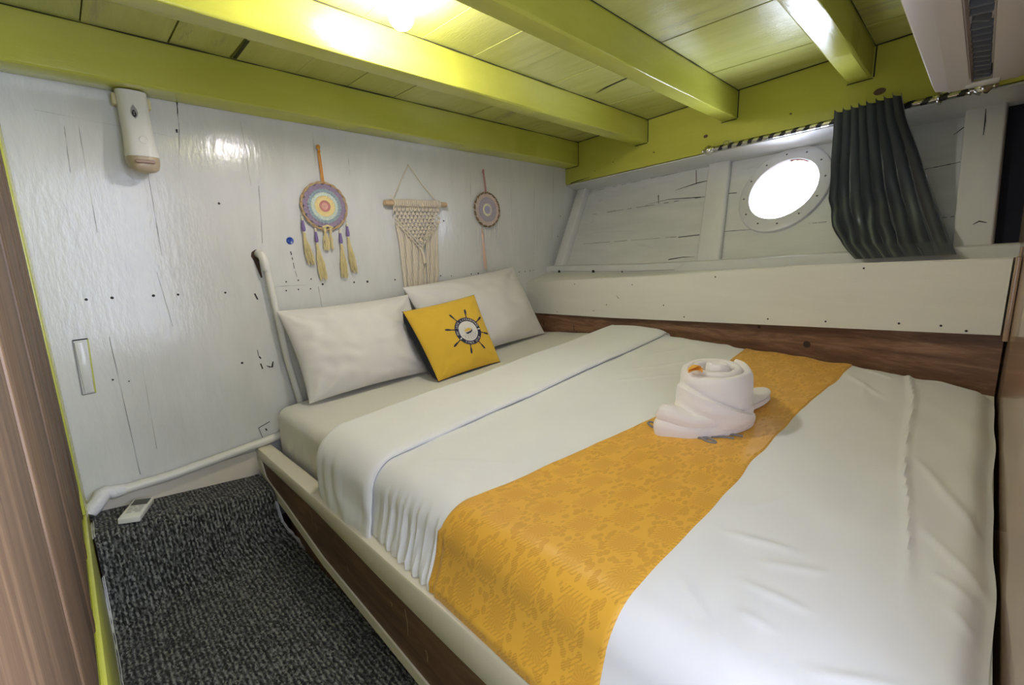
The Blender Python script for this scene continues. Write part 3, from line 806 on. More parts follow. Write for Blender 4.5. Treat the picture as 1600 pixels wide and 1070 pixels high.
def make_pillow(name, label, cs, Tf, Tb, seed, mat, **kw):
    f, k, _, _ = pillow(name, cs, Tf, Tb, seed, **kw)
    b = MB(); b.grid(lambda u, v: f(dens(u), dens(v)), 64, 48); b.grid(lambda u, v: k(dens(u), dens(v)), 64, 48, flip=True)
    return tag(b.build(name, mat, merge=.0004), label, 'pillow', 'bed pillows')
make_pillow('pillow', 'ivory pillow standing at the aisle side, left of the yellow cushion', [(.642, -.170, -.555), (1.195, -.238, -.520), (1.19, -.080, -.165), (.596, -.064, -.182)], .112, .035, 1.3, PILLOW, conc=.05, wr=.016, pw=.5)
make_pillow('pillow', 'ivory pillow leaning on the plank wall beside the hull, right of the yellow cushion', [(1.235, -.225, -.510), (2.015, -.225, -.46), (1.945, -.045, -.062), (1.185, -.045, -.132)], .105, .035, 4.1, PILLOW, conc=.055, wr=.014, pw=.5)

# yellow cushion with ship's wheel emblem
cu = thing('cushion', 'square yellow cushion with a ship wheel emblem leaning on the pillows', 'cushion', (1.26, -.42, -.50))
CS = [(1.098, -.418, -.520), (1.433, -.452, -.490), (1.420, -.300, -.178), (1.058, -.240, -.224)]
cf, ck, cb, cn = pillow('cushion', CS, .045, .060, 2.2, conc=.035, wr=.007, pw=.45)
b = MB(); b.grid(lambda u, v: cf(dens(u), dens(v)), 56, 56)
b.grid(lambda u, v: (cf if u < .5 else ck)(1, 1), 1, 1) if False else None
fc = b.build('front_cover', CUSH, cu, label='yellow front cover')
eU = (Vector(CS[1]) - Vector(CS[0])).normalized()
def ck2(u, v):
    k = sstep(1., -1., u); q = max(0., 1 - v ** 4)
    return ck(u, v) - eU * (.020 * k * q + .004 * nz(v * 7, u)) - cn * .018 * k * q
b = MB(); b.grid(lambda u, v: ck2(dens(u), dens(v)), 56, 56, flip=True)
def gus(u, v):                                  # the black side that shows at the left edge
    t = dens(u); return cf(-1, t).lerp(ck2(-1, t), v) - (eU * .006 + cn * -.002) * math.sin(PI * v) * (1 + .8 * nz(t * 8, v * 3)) * max(0, 1 - t ** 4)
b.grid(gus, 56, 8)
def rim(u, v):                                 # dark welt round the seam
    t = u * 4; i = int(t) % 4; f = t - int(t); s_ = 2 * f - 1
    P = [(s_, -1), (1, s_), (-s_, 1), (-1, -s_)][i]
    c = cb(*P); a = 2 * PI * v
    out = (c - cb(0, 0)).normalized()
    return c + out * .003 * math.cos(a) + cn * (.003 * math.sin(a) - .003)
b.grid(rim, 160, 6, closeu=True)
b.build('back_cover', NAVY, cu, label='black back cover')
ECU, ECV, HW = .285, -.01, .164
def em(x, y, off=.0012):
    """emblem plane (metres from its centre) onto the cushion front"""
    a = .10; xr_, yr_ = x * math.cos(a) - y * math.sin(a), x * math.sin(a) + y * math.cos(a)
    return cf(ECU + xr_ / HW, ECV + yr_ / HW) + cn * off
b = MB()
R0, R1, R2 = .047, .065, .108
b.grid(lambda u, v: em(math.cos(2 * PI * u) * lerp(R0, R1, v), math.sin(2 * PI * u) * lerp(R0, R1, v)), 64, 3, 0, closeu=True)
b.grid(lambda u, v: em(math.cos(2 * PI * u) * lerp(.0005, R0, v), math.sin(2 * PI * u) * lerp(.0005, R0, v)), 64, 5, 1, closeu=True)
for k in range(8):
    th = 2 * PI * (k + .5) / 8
    prof = [(R1 - .001, .0028), (.078, .0022), (.088, .0042), (.098, .0048), (.105, .0036), (R2, .001)]
    A = [(b.vert(em(r * math.cos(th) - w_ * math.sin(th), r * math.sin(th) + w_ * math.cos(th))), b.vert(em(r * math.cos(th) + w_ * math.sin(th), r * math.sin(th) - w_ * math.cos(th)))) for r, w_ in prof]
    for p, q in zip(A, A[1:]): b.face((p[0], q[0], q[1], p[1]), 0)
# small boat, sail and wavelets
boat = [(-.018, -.004), (-.012, -.012), (.008, -.011), (.020, -.006), (.024, .006), (.015, -.002), (.004, -.003)]
b.face([b.vert(em(x, y, .0018)) for x, y in boat], 0)
b.face([b.vert(em(x, y, .0018)) for x, y in [(-.02, .001), (.012, -.001), (.022, .006), (.010, .014), (-.010, .012)]], 2)
b.face([b.vert(em(x, y, .0018)) for x, y in [(-.009, .014), (-.0075, .014), (-.0085, .024)]], 0)
for r, (yy, xs0) in enumerate(((-.014, .038), (-.020, .036), (-.026, .033), (-.032, .028), (-.038, .020))):
    x = -xs0 + (.004 if r % 2 else 0)
    while x < xs0 - .008:
        b.ribbon([em(x, yy, .0018), em(x + .009, yy + .0008, .0018)], .0013, cn, 0); x += .0135
def glyph_mesh(ch):
    cv = bpy.data.curves.new('glyph', 'FONT'); cv.body = ch; cv.size = 1.; cv.resolution_u = 3
    o = bpy.data.objects.new('glyph', cv); C.objects.link(o)
    bpy.context.view_layer.update()
    me = bpy.data.meshes.new_from_object(o.evaluated_get(bpy.context.evaluated_depsgraph_get()))
    vs = [(v.co.x, v.co.y) for v in me.vertices]; fs = [tuple(p.vertices) for p in me.polygons]
    bpy.data.objects.remove(o); bpy.data.curves.remove(cv); bpy.data.meshes.remove(me)
    wd = max([v[0] for v in vs], default=.3)
    return vs, fs, wd
def ring_text(txt, a0, a1, size, rad, inward):
    n = len(txt)
    for i, ch in enumerate(txt):
        if ch == ' ': continue
        vs, fs, wd = glyph_mesh(ch); th = lerp(a0, a1, i / (n - 1)); base = len(b.v)
        for x, y in vs:
            lx = (x - wd / 2) * size; ly = (y - .34) * size
            tx, ty, rx, ry = (math.sin(th), -math.cos(th), math.cos(th), math.sin(th)) if not inward else (-math.sin(th), math.cos(th), -math.cos(th), -math.sin(th))
            b.vert(em(math.cos(th) * rad + tx * lx + rx * ly, math.sin(th) * rad + ty * lx + ry * ly, .0020))
        for f in fs: b.face([base + q for q in f], 1)
ring_text('MY JAYA LIVEABOARD', PI * 1.0 - .03, .16, .0135, .056, False)
ring_text('SINCE 2018', PI * 1.5 - .72, PI * 1.5 + .72, .0135, .056, True)
for th in (PI + .38, -.14):
    for rr_, ww in ((.0515, .005), (.056, .007), (.0605, .005)):
        b.disc(em(math.cos(th) * rr_, math.sin(th) * rr_, .0019), cn, ww / 2, 1, 8)
b.build('emblem', [EMB, EMW, EMY], fc, smooth=False, autosmooth='keep', label='navy and white ship wheel emblem with ring lettering')

# ------------------------------------------------------------------ towel folded like a snail
tw = thing('folded_towel', 'white terry towel rolled into a snail shape on the yellow runner', 'towel', (1.2, -1.54, -.45))
cx, cy = 1.205, -1.535
zt0 = zb(cx, cy) + .036
b = MB()                                        # the coiled shell: a thick strip wound round itself
turns = 2.6; r_in, r_out = .012, .084
def coil(u, v):
    th = 2 * PI * turns * u + 2.2; r = lerp(r_in, r_out, u ** .82)
    thick = .0125 + .004 * u
    hz = .116 + .016 * (1 - u) ** 2 - .005 * math.sin(th * 1.0 + 1) + .004 * nz(th * 1.1, 3.)
    a = 2 * PI * v; c_, s_ = math.cos(a), math.sin(a)
    px = math.copysign(abs(c_) ** .75, c_) * thick; pz = math.copysign(abs(s_) ** .55, s_) * hz / 2
    rr_ = r + px * (.9 if pz > 0 else 1) + .003 * nz(th * 2, pz * 30) + (.012 * sstep(-.02, -.06, pz) * -1 if u > .6 else 0) * .3
    dx_, dy_ = math.cos(th) * rr_, math.sin(th) * rr_
    tl = .20 * (dx_ * .93 + dy_ * .36) * (pz / hz + .5)
    return V(cx + dx_, cy + dy_, zt0 + .026 + hz / 2 + pz + tl)
b.grid(coil, 150, 26)
for uu in (0, 1):
    b.face([b.vert(coil(uu, k / 26)) for k in range(26)])
b.ball((cx, cy, zt0 + .095), .017, 12, 0, (1, 1, 3.3))
b.build('coil', TOWEL, tw)
b = MB()                                        # diagonal outer wrap
def wrap(u, v):
    th = lerp(PI * .80, PI * 1.78, u); lo = lerp(.012, .0, u); hi = lerp(.112, .022, sstep(0, 1, u) ** .8)
    z = zt0 + lerp(lo, hi, v); r = .1025 + .004 * math.sin(PI * v) * (1 - .4 * u) + .003 * nz(u * 5, v * 4)
    if v > .93: r -= .006
    return V(cx + math.cos(th) * r, cy + math.sin(th) * r, z)
b.grid(wrap, 46, 20)
b.grid(lambda u, v: wrap(u, v) - V(math.cos(lerp(PI * .8, PI * 1.78, u)), math.sin(lerp(PI * .8, PI * 1.78, u)), 0) * .012, 46, 20, flip=True)
b.build('outer_wrap', TOWEL, tw, merge=.0)
b = MB()                                        # flat folded body: pointed head to the left, feet under the coil
HEADP = [(1.052, -1.452), (1.058, -1.50), (1.085, -1.552), (1.13, -1.60), (1.185, -1.632), (1.235, -1.632), (1.262, -1.59), (1.24, -1.50), (1.17, -1.455), (1.10, -1.436)]
def spline(P, t):
    n = len(P); k = t * n; i = int(k) % n; f = k - int(k)
    p0, p1, p2, p3 = P[i - 1], P[i], P[(i + 1) % n], P[(i + 2) % n]
    return tuple(.5 * (2 * p1[j] + (p2[j] - p0[j]) * f + (2 * p0[j] - 5 * p1[j] + 4 * p2[j] - p3[j]) * f * f + (3 * p1[j] - p0[j] - 3 * p2[j] + p3[j]) * f ** 3) for j in (0, 1))
mx, my = 1.17, -1.54
def body(u, v):
    px, py = spline(HEADP, u % 1.0)
    secs = [(1., .0), (1.02, .008), (1.02, .018), (.985, .025), (.96, .0265), (.975, .030), (.985, .038), (.95, .047), (.85, .052), (.5, .056), (.02, .056)]
    k = v * (len(secs) - 1); i = min(int(k), len(secs) - 2); f = k - i
    s_, z = lerp(secs[i][0], secs[i + 1][0], f), lerp(secs[i][1], secs[i + 1][1], f)
    x, y = lerp(mx, px, s_), lerp(my, py, s_)
    hd = math.exp(-((x - 1.06) ** 2 + (y + 1.47) ** 2) / .0022)
    return V(x, y, zb(x, y) + .034 + z * (1 + .55 * hd) + .003 * nz(u * 9, z * 60, 2))
b.grid(body, 90, 30, closeu=True)
b.build('folded_base', TOWEL, tw)
b = MB()                                        # tail end at the right, two layers with a slit
def tail(k):
    def fn(u, v):
        t = u; px = lerp(1.245, 1.400, t); py = lerp(-1.565, -1.612, t)
        wd = .036 * math.sqrt(max(0., 1 - (max(0., t - .45) / .55) ** 2.2)) + .0008
        a = 2 * PI * v; dx, dy = .27, .96
        q = math.cos(a) * wd; hz = math.sin(a) * .0100 * (wd / .036) ** .5
        x, y = px + q * dx, py + q * dy
        return V(x, y, zb(x, y) + .036 + .010 + k * .017 * (1 - .1 * t) + hz)
    return fn
for k in (0, 1): b.grid(tail(k), 24, 16)
b.build('tail_fold', TOWEL, tw)
fl = thing('flower', 'small yellow and orange blossom tucked into the rolled towel', 'flower', (cx - .07, cy - .01, zt0 + .17))
b = MB()
fx, fy, fz = cx - .080, cy + .034, zt0 + .137
for k in range(3):
    a = -1.45 + k * .42
    def pet(u, v):
        L = .036 * u; wd = .0105 * math.sin(PI * min(1, u * .85 + .10))
        dx, dy = math.cos(a), math.sin(a)
        return V(fx + dx * L - dy * wd * (2 * v - 1), fy + dy * L + dx * wd * (2 * v - 1), fz + .010 * math.sin(u * 2.4) + .004 * (2 * v - 1) ** 2 + k * .0022)
    b.grid(pet, 8, 4)
b.build('petal', [plain('blossom', (.85, .42, .06), .6)], fl)

# lettering (only the ends show beside the towel)
P1 = loop(1.025, -1.452, .030, .012, -.6)
P2 = loop(1.075, -1.595, .027, .011, .35); P3 = [(1.05, -1.60), (1.10, -1.572), (1.14, -1.60), (1.165, -1.615)]
GT = plain('grey_thread', (.24, .23, .24), .8)
for P in (loop(1.094, -1.424, .022, .009, -2.1), loop(1.093, -1.553, .017, .0075, -1.75), loop(1.086, -1.578, .017, .0075, -1.75), [(1.11, -1.545), (1.118, -1.57), (1.132, -1.582), (1.143, -1.61), (1.150, -1.635)], [(1.105, -1.575), (1.122, -1.60), (1.128, -1.622)]):
    b = MB(); b.tube([on_bed(x, y, .0048) for x, y in P], .0032, 6)
    b.build('embroidery', GT, run, label='grey embroidered letter')

# ------------------------------------------------------------------ carpet over the step, remote control
def cstep(x): return interp([(-.05, -.792), (.47, -.842)], x)
def cfold(x): return interp([(-.05, -.225), (.1, -.19), (.47, -.195)], x)
def carpet_fn(u, v, dz=0.):
    x = lerp(-.044, .500, u); xe = min(x, .468)
    zc, yf_ = cstep(x), cfold(x)
    r = .035
    P = [(-.013, zc), (yf_ + .03, zc), (yf_ - .0, zc - .012), (yf_ - .022, zc - .05), (yf_ - .045, zc - .12), (yf_ - .07, ZF + .06), (yf_ - .11, ZF + .02), (yf_ - .17, ZF + .006), (-2.10, ZF + .006)]
    L = [0]
    for p, q in zip(P, P[1:]): L.append(L[-1] + math.hypot(p[0] - q[0], p[1] - q[1]))
    s = v * L[-1]
    for i in range(len(P) - 1):
        if s <= L[i + 1] + 1e-9:
            f = (s - L[i]) / (L[i + 1] - L[i]); y, z = lerp(P[i][0], P[i + 1][0], f), lerp(P[i][1], P[i + 1][1], f); break
    step = sstep(yf_ - .12, yf_ - .03, y)
    xx = lerp(x, min(x, .500), 1) if step < .5 else x
    if step > .0: xx = lerp(x, lerp(-.042, .462, u), step)
    return V(xx + .003 * nz(y * 14, u * 3) * (1 if u < .1 or u > .9 else 0), y, z + .003 * nz(x * 7, y * 7) * (0 if y > -.05 else 1) + dz)
def carpet_uv(u, v): return (lerp(0, .54, u), v * 2.18)
car = thing('carpet', 'charcoal loop carpet running over the step and along the aisle', 'carpet', (.2, -.6, ZF))
b = MB(); b.grid(carpet_fn, 50, 240, uvfn=carpet_uv)
b.grid(lambda u, v: carpet_fn(u, v, -.005), 50, 240, flip=True, uvfn=carpet_uv)
b.build('pile', CARPET, car)
b = MB()                                        # pale backing fraying out at the cut edges
def fray(side, v0, v1, w0):
    n = 30; A = []
    for i in range(n + 1):
        v = lerp(v0, v1, i / n); p = carpet_fn(side, v); w_ = w0 * (.55 + .8 * abs(nz(v * 60, side * 9))) * math.sin(PI * clamp(i / n * .9 + .05)) ** .4
        sg = -1 if side == 0 else 1
        A.append((b.vert(p + V(-.004 * sg, 0, .0015)), b.vert(p + V(sg * w_, 0, -.004))))
    for p, q in zip(A, A[1:]): b.face((p[0], q[0], q[1], p[1]))
WB = plain('white_backing', (.62, .62, .64), .8, bump=.5, bscale=120)
for q in ((1, .10, .205, .010), (0, .03, .085, .010), (0, .14, .60, .007)):
    b = MB(); fray(*q); b.build('backing', WB, car)
b = MB()
zst = -.85
b.hexa([(-.045, -.205, ZF), (.455, -.175, ZF), (.455, -.001, ZF), (-.045, -.001, ZF)], [(-.045, -.185, -.815), (.455, -.15, -.862), (.455, -.001, -.862), (-.045, -.001, -.815)])
struct(b.build('trim_15', WOODH, smooth=False), 'wooden step box under the carpet', 'step')

rc = thing('remote_control', 'white air conditioner remote control lying on the carpeted step', 'remote control', (.07, -.11, -.80))
ang = math.atan2(.135, .053) - PI / 2
zr = cstep(.07) + .0035
Mr = Matrix.Rotation(ang, 3, 'Z') @ Matrix.Identity(3)
tilt = Matrix.Rotation(math.atan(.05 / .52), 3, 'Y')
M3 = tilt @ Mr
def rp(x, y, z): return V(.068, -.112, zr) + M3 @ V(x, y, z)
b = MB(); bm = bmesh.new(); bmesh.ops.create_cube(bm, size=1.)
for v in bm.verts: v.co = Vector((v.co.x * .058, v.co.y * .145, v.co.z * .020))
bmesh.ops.bevel(bm, geom=list(bm.edges), offset=.0035, segments=3, profile=.5, affect='EDGES')
for v in bm.verts: v.co = rp(v.co.x, v.co.y, v.co.z + .0105)
b.add_bm(bm); bm.free(); body_o = b.build('body', PLASW, rc)
def rplate(x0, x1, y0, y1, z): return [rp(x0, y0, z), rp(x1, y0, z), rp(x1, y1, z), rp(x0, y1, z)]
b = MB(); b.hexa(rplate(-.023, .023, .018, .064, .0200), rplate(-.022, .022, .019, .063, .0214)); b.build('screen', LCD, rc, smooth=False)
kx = 0
for (x0, x1, y0, y1) in ((-.020, -.003, .002, .011), (.003, .020, .002, .011), (-.020, -.008, -.014, -.004), (-.005, .005, -.014, -.004), (.008, .020, -.014, -.004), (-.020, .020, -.026, -.018), (-.020, -.004, -.038, -.030), (.004, .020, -.038, -.030)):
    b = MB(); b.hexa(rplate(x0, x1, y0, y1, .0200), rplate(x0 + .001, x1 - .001, y0 + .001, y1 - .001, .0217)); b.build('button', KEYG, rc, smooth=False)

# ------------------------------------------------------------------ wall pipes
pp = thing('pipe', 'white plastic pipe leaning down the wall behind the left pillow', 'pipe', (.65, -.04, -.52))
b = MB(); P = [(.591, -.036, -.01), (.597, -.037, -.10), (.606, -.038, -.20), (.622, -.038, -.38), (.650, -.038, -.56), (.655, -.038, -.60)]
b.tube(P, .0125, 14); b.build('tube', PVC, pp)
b = MB()
E = [(.578, .012, .042), (.579, -.012, .043), (.581, -.028, .038), (.584, -.036, .024), (.5875, -.037, .004), (.590, -.037, -.022)]
b.tube(E, [.0165, .0165, .0172, .0172, .017, .0165], 16); b.build('elbow', PVC, pp)
b = MB(); b.disc((.574, -.0015, .036), (0, -1, 0), .024, 0, 9); b.ribbon([(.565, -.0018, .03), (.578, -.0018, -.05)], [.02, .006], (0, -1, 0))
b.build('wall_hole', plain('broken_hole', (.06, .035, .02), .9), pp)
pq = thing('pipe', 'white plastic pipe running low along the wall above the carpeted step', 'pipe', (.25, -.03, -.73))
b = MB(); b.tube([(.03, -.028, -.738), (.18, -.028, -.737), (.35, -.028, -.722), (.54, -.026, -.7045), (.60, -.026, -.699)], .0165, 16); b.build('tube', PVC, pq)
b = MB(); Pf = [(-.046, -.06, -.775), (-.032, -.052, -.762), (-.018, -.045, -.748), (-.006, -.036, -.735), (.008, -.029, -.731), (.024, -.028, -.737), (.055, -.028, -.738)]
b.tube(Pf, [.020, .024, .0225, .025, .021, .023, .0178], 18)
for v in b.v: v += V(*(.003 * nz(v.x * 60 + i * 9, v.y * 60, v.z * 60) for i in range(3)))
b.build('elbow', PUTTY, pq, label='lumpy sealant covered elbow')
bc = MB(); bc.lathe([(.0, .0), (.0145, .0), (.0145, -.002), (.012, -.005), (.006, -.003), (0, -.002)], (.703, 0, .093), (0, 1, 0), 20)
tag(bc.build('plug', plain('blue_plastic', (.02, .06, .33), .3)), 'small round blue plug set in the white plank wall', 'plug')

# ------------------------------------------------------------------ air freshener dispenser
af = thing('air_freshener', 'cream automatic air freshener mounted under the beam on the plank wall', 'air freshener', (.257, -.04, .32))
def afsec(z):
    t = clamp((.553 - z) / .20)
    wx = lerp(.040, .0435, t) + .001 * math.sin(PI * t) * -3
    yf_ = lerp(.072, .100, t ** 1.2)
    return wx, yf_
def af_pt(th, z):
    wx, yf_ = afsec(z); c_, s_ = math.cos(th), math.sin(th)
    x = .2575 + math.copysign(abs(c_) ** .7, c_) * wx
    y = -.006 - (yf_ - .006) * (.5 - .5 * math.copysign(abs(s_) ** .7, s_))
    return V(x, y, z)
b = MB(); NZ = 26
b.grid(lambda u, v: af_pt(2 * PI * u, lerp(.553, .352 - .010 * 0, v)), 44, NZ, closeu=True)
b.face([b.vert(af_pt(2 * PI * k / 44, .553)) for k in range(44)]); b.build('body', PLASW, af)
b = MB()
def nzp(u, v):
    z = [.3515, .346, .335, .322, .316, .316][int(round(v * 5))]; k = [1.0, 1.0, .97, .88, .70, .05][int(round(v * 5))]
    p = af_pt(2 * PI * u, .352); c0 = V(.2575, -.048, 0); q = V(c0.x + (p.x - c0.x) * k, c0.y + (p.y - c0.y) * k, z + (.012 * (p.y + .05) / .05 if v > .1 else 0))
    return q
b.grid(nzp, 44, 5, closeu=True); b.build('nozzle_base', PLAST, af)
b = MB(); b.box((.232, -.108, .330), (.283, -.088, .340), 0, .004); b.build('outlet_slot', plain('rose_tan', (.36, .24, .19), .5), af)
b = MB(); fr_ = lambda z, o=.0008: -.006 - (afsec(z)[1] - .006) - o
pts = [(.0, .022), (.007, .010), (.0095, -.002), (.007, -.013), (0, -.022), (-.007, -.013), (-.0095, -.002), (-.007, .010)]
def on_af(dx, z, o=.001):
    th = None; wx, yf_ = afsec(z); c_ = clamp(abs(dx) / wx, 0, 1) ** (1 / .7); s_ = math.sqrt(max(0, 1 - c_ * c_))
    y = -.006 - (yf_ - .006) * (.5 + .5 * s_ ** .7)
    return V(.2575 + dx, y - o, z)
lx = -.004
b.face([b.vert(on_af(lx + x, .487 + z)) for x, z in pts], 0)
b.face([b.vert(on_af(lx + x * .62 - .001, .481 + z * .55, .0018)) for x, z in pts], 1)
b.disc(on_af(lx - .001, .484, .0026), (0, -1, 0), .0022, 0, 8); b.disc(on_af(lx - .001, .478, .0026), (0, -1, 0), .002, 0, 8)
b.build('logo', [plain('grey_badge', (.30, .30, .29), .4), PLASB], af, smooth=False, label='dark leaf shaped badge')
b = MB(); P = on_af(.006, .402, 0); b.lathe([(.0115, 0), (.0115, .0015), (.0105, .0022), (.0100, .0012), (0, .0015)], P, (0, -1, .06), 20); b.build('button', PLASW, af)
for s_ in (-1, 1):
    b = MB(); b.box((.2575 + s_ * .040 - .009, -.040, .512), (.2575 + s_ * .040 + .009, -.001, .545), 0, .003); b.build('bracket', plain('yellowed_tape', (.62, .56, .32), .5), af)

# ------------------------------------------------------------------ dream catchers and macrame
def hoop(c, R, r, mat, parent, name='hoop', twist=True):
    b = MB()
    def ring(ph, rad, amp):
        P = []
        for i in range(97):
            t = 2 * PI * i / 96
            rr_ = R + amp * math.cos(9 * t + ph)
            P.append((c[0] + math.cos(t) * rr_, c[1] - amp * math.sin(9 * t + ph), c[2] + math.sin(t) * rr_))
        b.tube(P, rad, 8, cap=False)
    ring(0, r, r * .75); ring(PI, r, r * .75)
    return b.build(name, mat, parent)
def tassel_mesh(x, z0, z1, y=-.016, r=.014, n=26, lean=.0, seed=0):
    b = MB(); rnd = random.Random(seed); L = z0 - z1
    b.lathe([(.0, 0), (.006, -.001), (.0075, -.006), (.0055, -.012), (.007, -.016), (.0068, -.022)], (x, y, z0), (0, 0, 1), 12)
    for k in range(n):
        a = rnd.uniform(0, 2 * PI); q = math.sqrt(rnd.random())
        ex, ey = math.cos(a) * r * q, math.sin(a) * r * .6 * q
        P = []; LL = L * rnd.uniform(.9, 1.03)
        for i in range(9):
            t = i / 8; f = .35 + .65 * sstep(0, .6, t)
            P.append((x + lean * t + ex * f + .0012 * math.sin(t * 14 + k), min(-.003, y + ey * f - .0), z0 - .018 - (LL - .018) * t))
        b.tube(P, .0016, 5)
    return b
def bead(x, zt, parent, mat, label=None, y=-.016, L=.045):
    b = MB(); b.lathe([(0, 0), (.004, -.001), (.0055, -L * .25), (.0082, -L * .7), (.0075, -L * .92), (.004, -L), (0, -L)], (x, y, zt), (0, 0, 1), 14)
    return b.build('bead', mat, parent, label=label)
def web(c, R, rings, npet, mats, parent, gaps):
    """crocheted mandala: concentric rounds of loops with little openings"""
    b = MB(); NA = npet * 6; NR = 40
    def pt(i, r):
        t = 2 * PI * i / NA; return V(c[0] + math.cos(t) * r, c[1] - .0022 - .0012 * math.sin(i * 2 * PI / 6) * (r / R) - .0015 * math.sin(r / R * 30), c[2] + math.sin(t) * r)
    ids = [[b.vert(pt(i, R * max(.02, j / NR))) for j in range(NR + 1)] for i in range(NA)]
    for i in range(NA):
        for j in range(NR):
            rf = (j + .5) / NR; m = 0
            for k, (lim, _) in enumerate(rings):
                if rf <= lim: m = k; break
            ph = i % 6; hole = False
            for (ra, rb_, par) in gaps:
                if ra < rf < rb_ and ((ph + par) % 6) in ((0, 1) if rb_ - ra < .07 else (0, 1)): hole = True
            if rf > .90:
                lob = (i % 12) / 12
                if rf > .90 + .08 * abs(math.sin(PI * lob)): hole = True
            if hole: continue
            b.face((ids[i][j], ids[(i + 1) % NA][j], ids[(i + 1) % NA][j + 1], ids[i][j + 1]), m)
    return b.build('web', mats, parent)
yarn = lambda n, c: cloth(n, c, tuple(min(1, k * 1.15) for k in c), weave=800., bump=.5)
dc = thing('dream_catcher', 'large dream catcher with purple beads and straw tassels, on an orange strap', 'dream catcher', (.857, -.015, .13), 'dream catchers on the wall')
cc = (.857, -.014, .2355); R = .0965
hoop(cc, R, .0034, RATTAN, dc)
web(cc, R - .001, [(.15, 0), (.24, 0), (.44, 0), (.60, 0), (.74, 0), (1.0, 0)], 32,
    [yarn('yarn_pink', (.66, .36, .30)), yarn('yarn_rose', (.52, .22, .20)), yarn('yarn_butter', (.74, .60, .28)), yarn('yarn_mint', (.60, .68, .58)), yarn('yarn_teal', (.28, .36, .40)), yarn('yarn_mauve', (.28, .22, .30))], dc, [(.21, .235, 0), (.45, .48, 0), (.55, .585, 3), (.62, .66, 0), (.72, .76, 3)])
b = MB()
for dx in (-.0035, .0035): b.ribbon([(.857 + dx * .3, -.010, .472), (.858 + dx, -.012, .44), (.860 + dx, -.016, .335), (.860 + dx, -.018, .328)], .0055, (0, -1, 0))
b.ball((.857, -.012, .474), .009, 10, 0, (1, .6, 1.1)); b.tube([(.857, -.012, .472), (.862, -.013, .455), (.855, -.014, .452)], .003, 6)
b.build('strap', plain('orange_suede', (.62, .26, .03), .8), dc)
b = MB(); b.lathe([(.0028, 0), (.0028, .012), (.005, .013), (0, .015)], (.858, 0, .466), (0, -1, 0), 10); b.build('nail', STEEL, dc)
PUR = plain('purple_wood', (.19, .13, .33), .5); CRM = plain('cream_wood', (.72, .66, .48), .5)
for x, zt, zb_, lean, sd in ((.757, .175, -.005, .018, 1), (.806, .130, -.072, .012, 2), (.912, .125, -.066, .0, 3), (.947, .155, -.048, .014, 4)):
    bo = bead(x, zt, dc, PUR, 'purple bead')
    for dz_, r_ in ((.010, .0055), (.0025, .0045), (-.047, .0048)):
        b = MB(); b.ball((x, -.016, zt + dz_), r_, 8); b.build('cream_bead', CRM, bo)
    b = MB(); b.tube([(x, -.014, zt + .03), (x, -.016, zt + .008)], .0012, 5); b.build('thread', CRM, bo)
    t = tassel_mesh(x + .001, zt - .050, zb_, r=.0155, n=32, lean=lean, seed=sd); t.build('tassel', STRAW, dc)
b = tassel_mesh(.846, .150, .052, r=.012, n=20, seed=8); b2 = tassel_mesh(.870, .148, .055, r=.012, n=20, seed=9)
o = len(b.v); b.v += b2.v; b.f += [tuple(q + o for q in f) for f in b2.f]; b.m += b2.m
b.tube([(.835, -.018, .148), (.857, -.022, .155), (.88, -.018, .146)], .005, 8); b.build('tassel', STRAW, dc, label='short double tassel at the hoop bottom')

sd = thing('dream_catcher', 'small dream catcher with lilac web and pink strap, beside the hull', 'dream catcher', (1.785, -.015, .16), 'dream catchers on the wall')
cc = (1.786, -.014, .2615); R = .0925
hoop(cc, R, .0036, RATTAND, sd)
web(cc, R - .001, [(.24, 0), (.38, 0), (.72, 0), (1.0, 0)], 28, [yarn('yarn_lilac', (.40, .38, .52)), yarn('yarn_cream', (.68, .66, .46)), yarn('yarn_greylilac', (.40, .36, .43)), yarn('yarn_dusty_pink', (.58, .46, .41))], sd, [(.40, .45, 0), (.50, .55, 3), (.60, .65, 0), (.72, .77, 3)])
b = MB(); P = []
for k in range(18 * 10 + 1):
    t = 2 * PI * k / 180; a_ = 2 * PI * k / 10; rd = V(math.cos(t), 0, math.sin(t))
    P.append(V(cc[0], cc[1], cc[2]) + rd * (R + math.cos(a_) * .0078) - V(0, 1, 0) * math.sin(a_) * .0078)
b.tube(P, .0011, 5)
b.build('binding', plain('white_thread', (.72, .70, .64), .8), sd)
b = MB()
for dx in (-.004, .004): b.ribbon([(1.772 + dx * .2, -.010, .470), (1.775 + dx, -.012, .44), (1.780 + dx, -.016, .352), (1.780 + dx, -.018, .346)], .005, (0, -1, 0))
b.ball((1.772, -.011, .468), .008, 10, 0, (.8, .6, 1.5)); b.build('strap', plain('pink_suede', (.52, .20, .24), .8), sd)
b = MB(); b.lathe([(.0028, 0), (.0028, .012), (.005, .013), (0, .015)], (1.772, 0, .464), (0, -1, 0), 10); b.build('nail', STEEL, sd)
b = tassel_mesh(1.742, .125, -.07, r=.010, n=22, lean=.010, seed=12); b.build('tassel', yarn('yarn_blush', (.64, .46, .36)), sd)
b = MB()
for z in (.160, .150, .138, .128): b.ball((1.740, -.016, z), .005 if z != .138 else .0065, 8)
b.build('bead', plain('blush_bead', (.60, .42, .34), .5), sd)
b = MB()
rnd = random.Random(5)
for fx_, zt, zb_ in ((1.712, .165, .06), (1.765, .165, .05), (1.80, .165, .06), (1.84, .175, .07), (1.87, .20, .10)):
    for k in range(6):
        P = [(fx_ + rnd.uniform(-.003, .003) + .006 * t * (k - 2.5) / 2.5, -.010 - .004 * math.sin(t * 4), lerp(zt, zb_ + rnd.uniform(-.02, .02), t)) for t in [i / 5 for i in range(6)]]
        b.tube(P, .0007, 4)
b.build('fringe', plain('white_fringe', (.70, .69, .67), .8), sd)

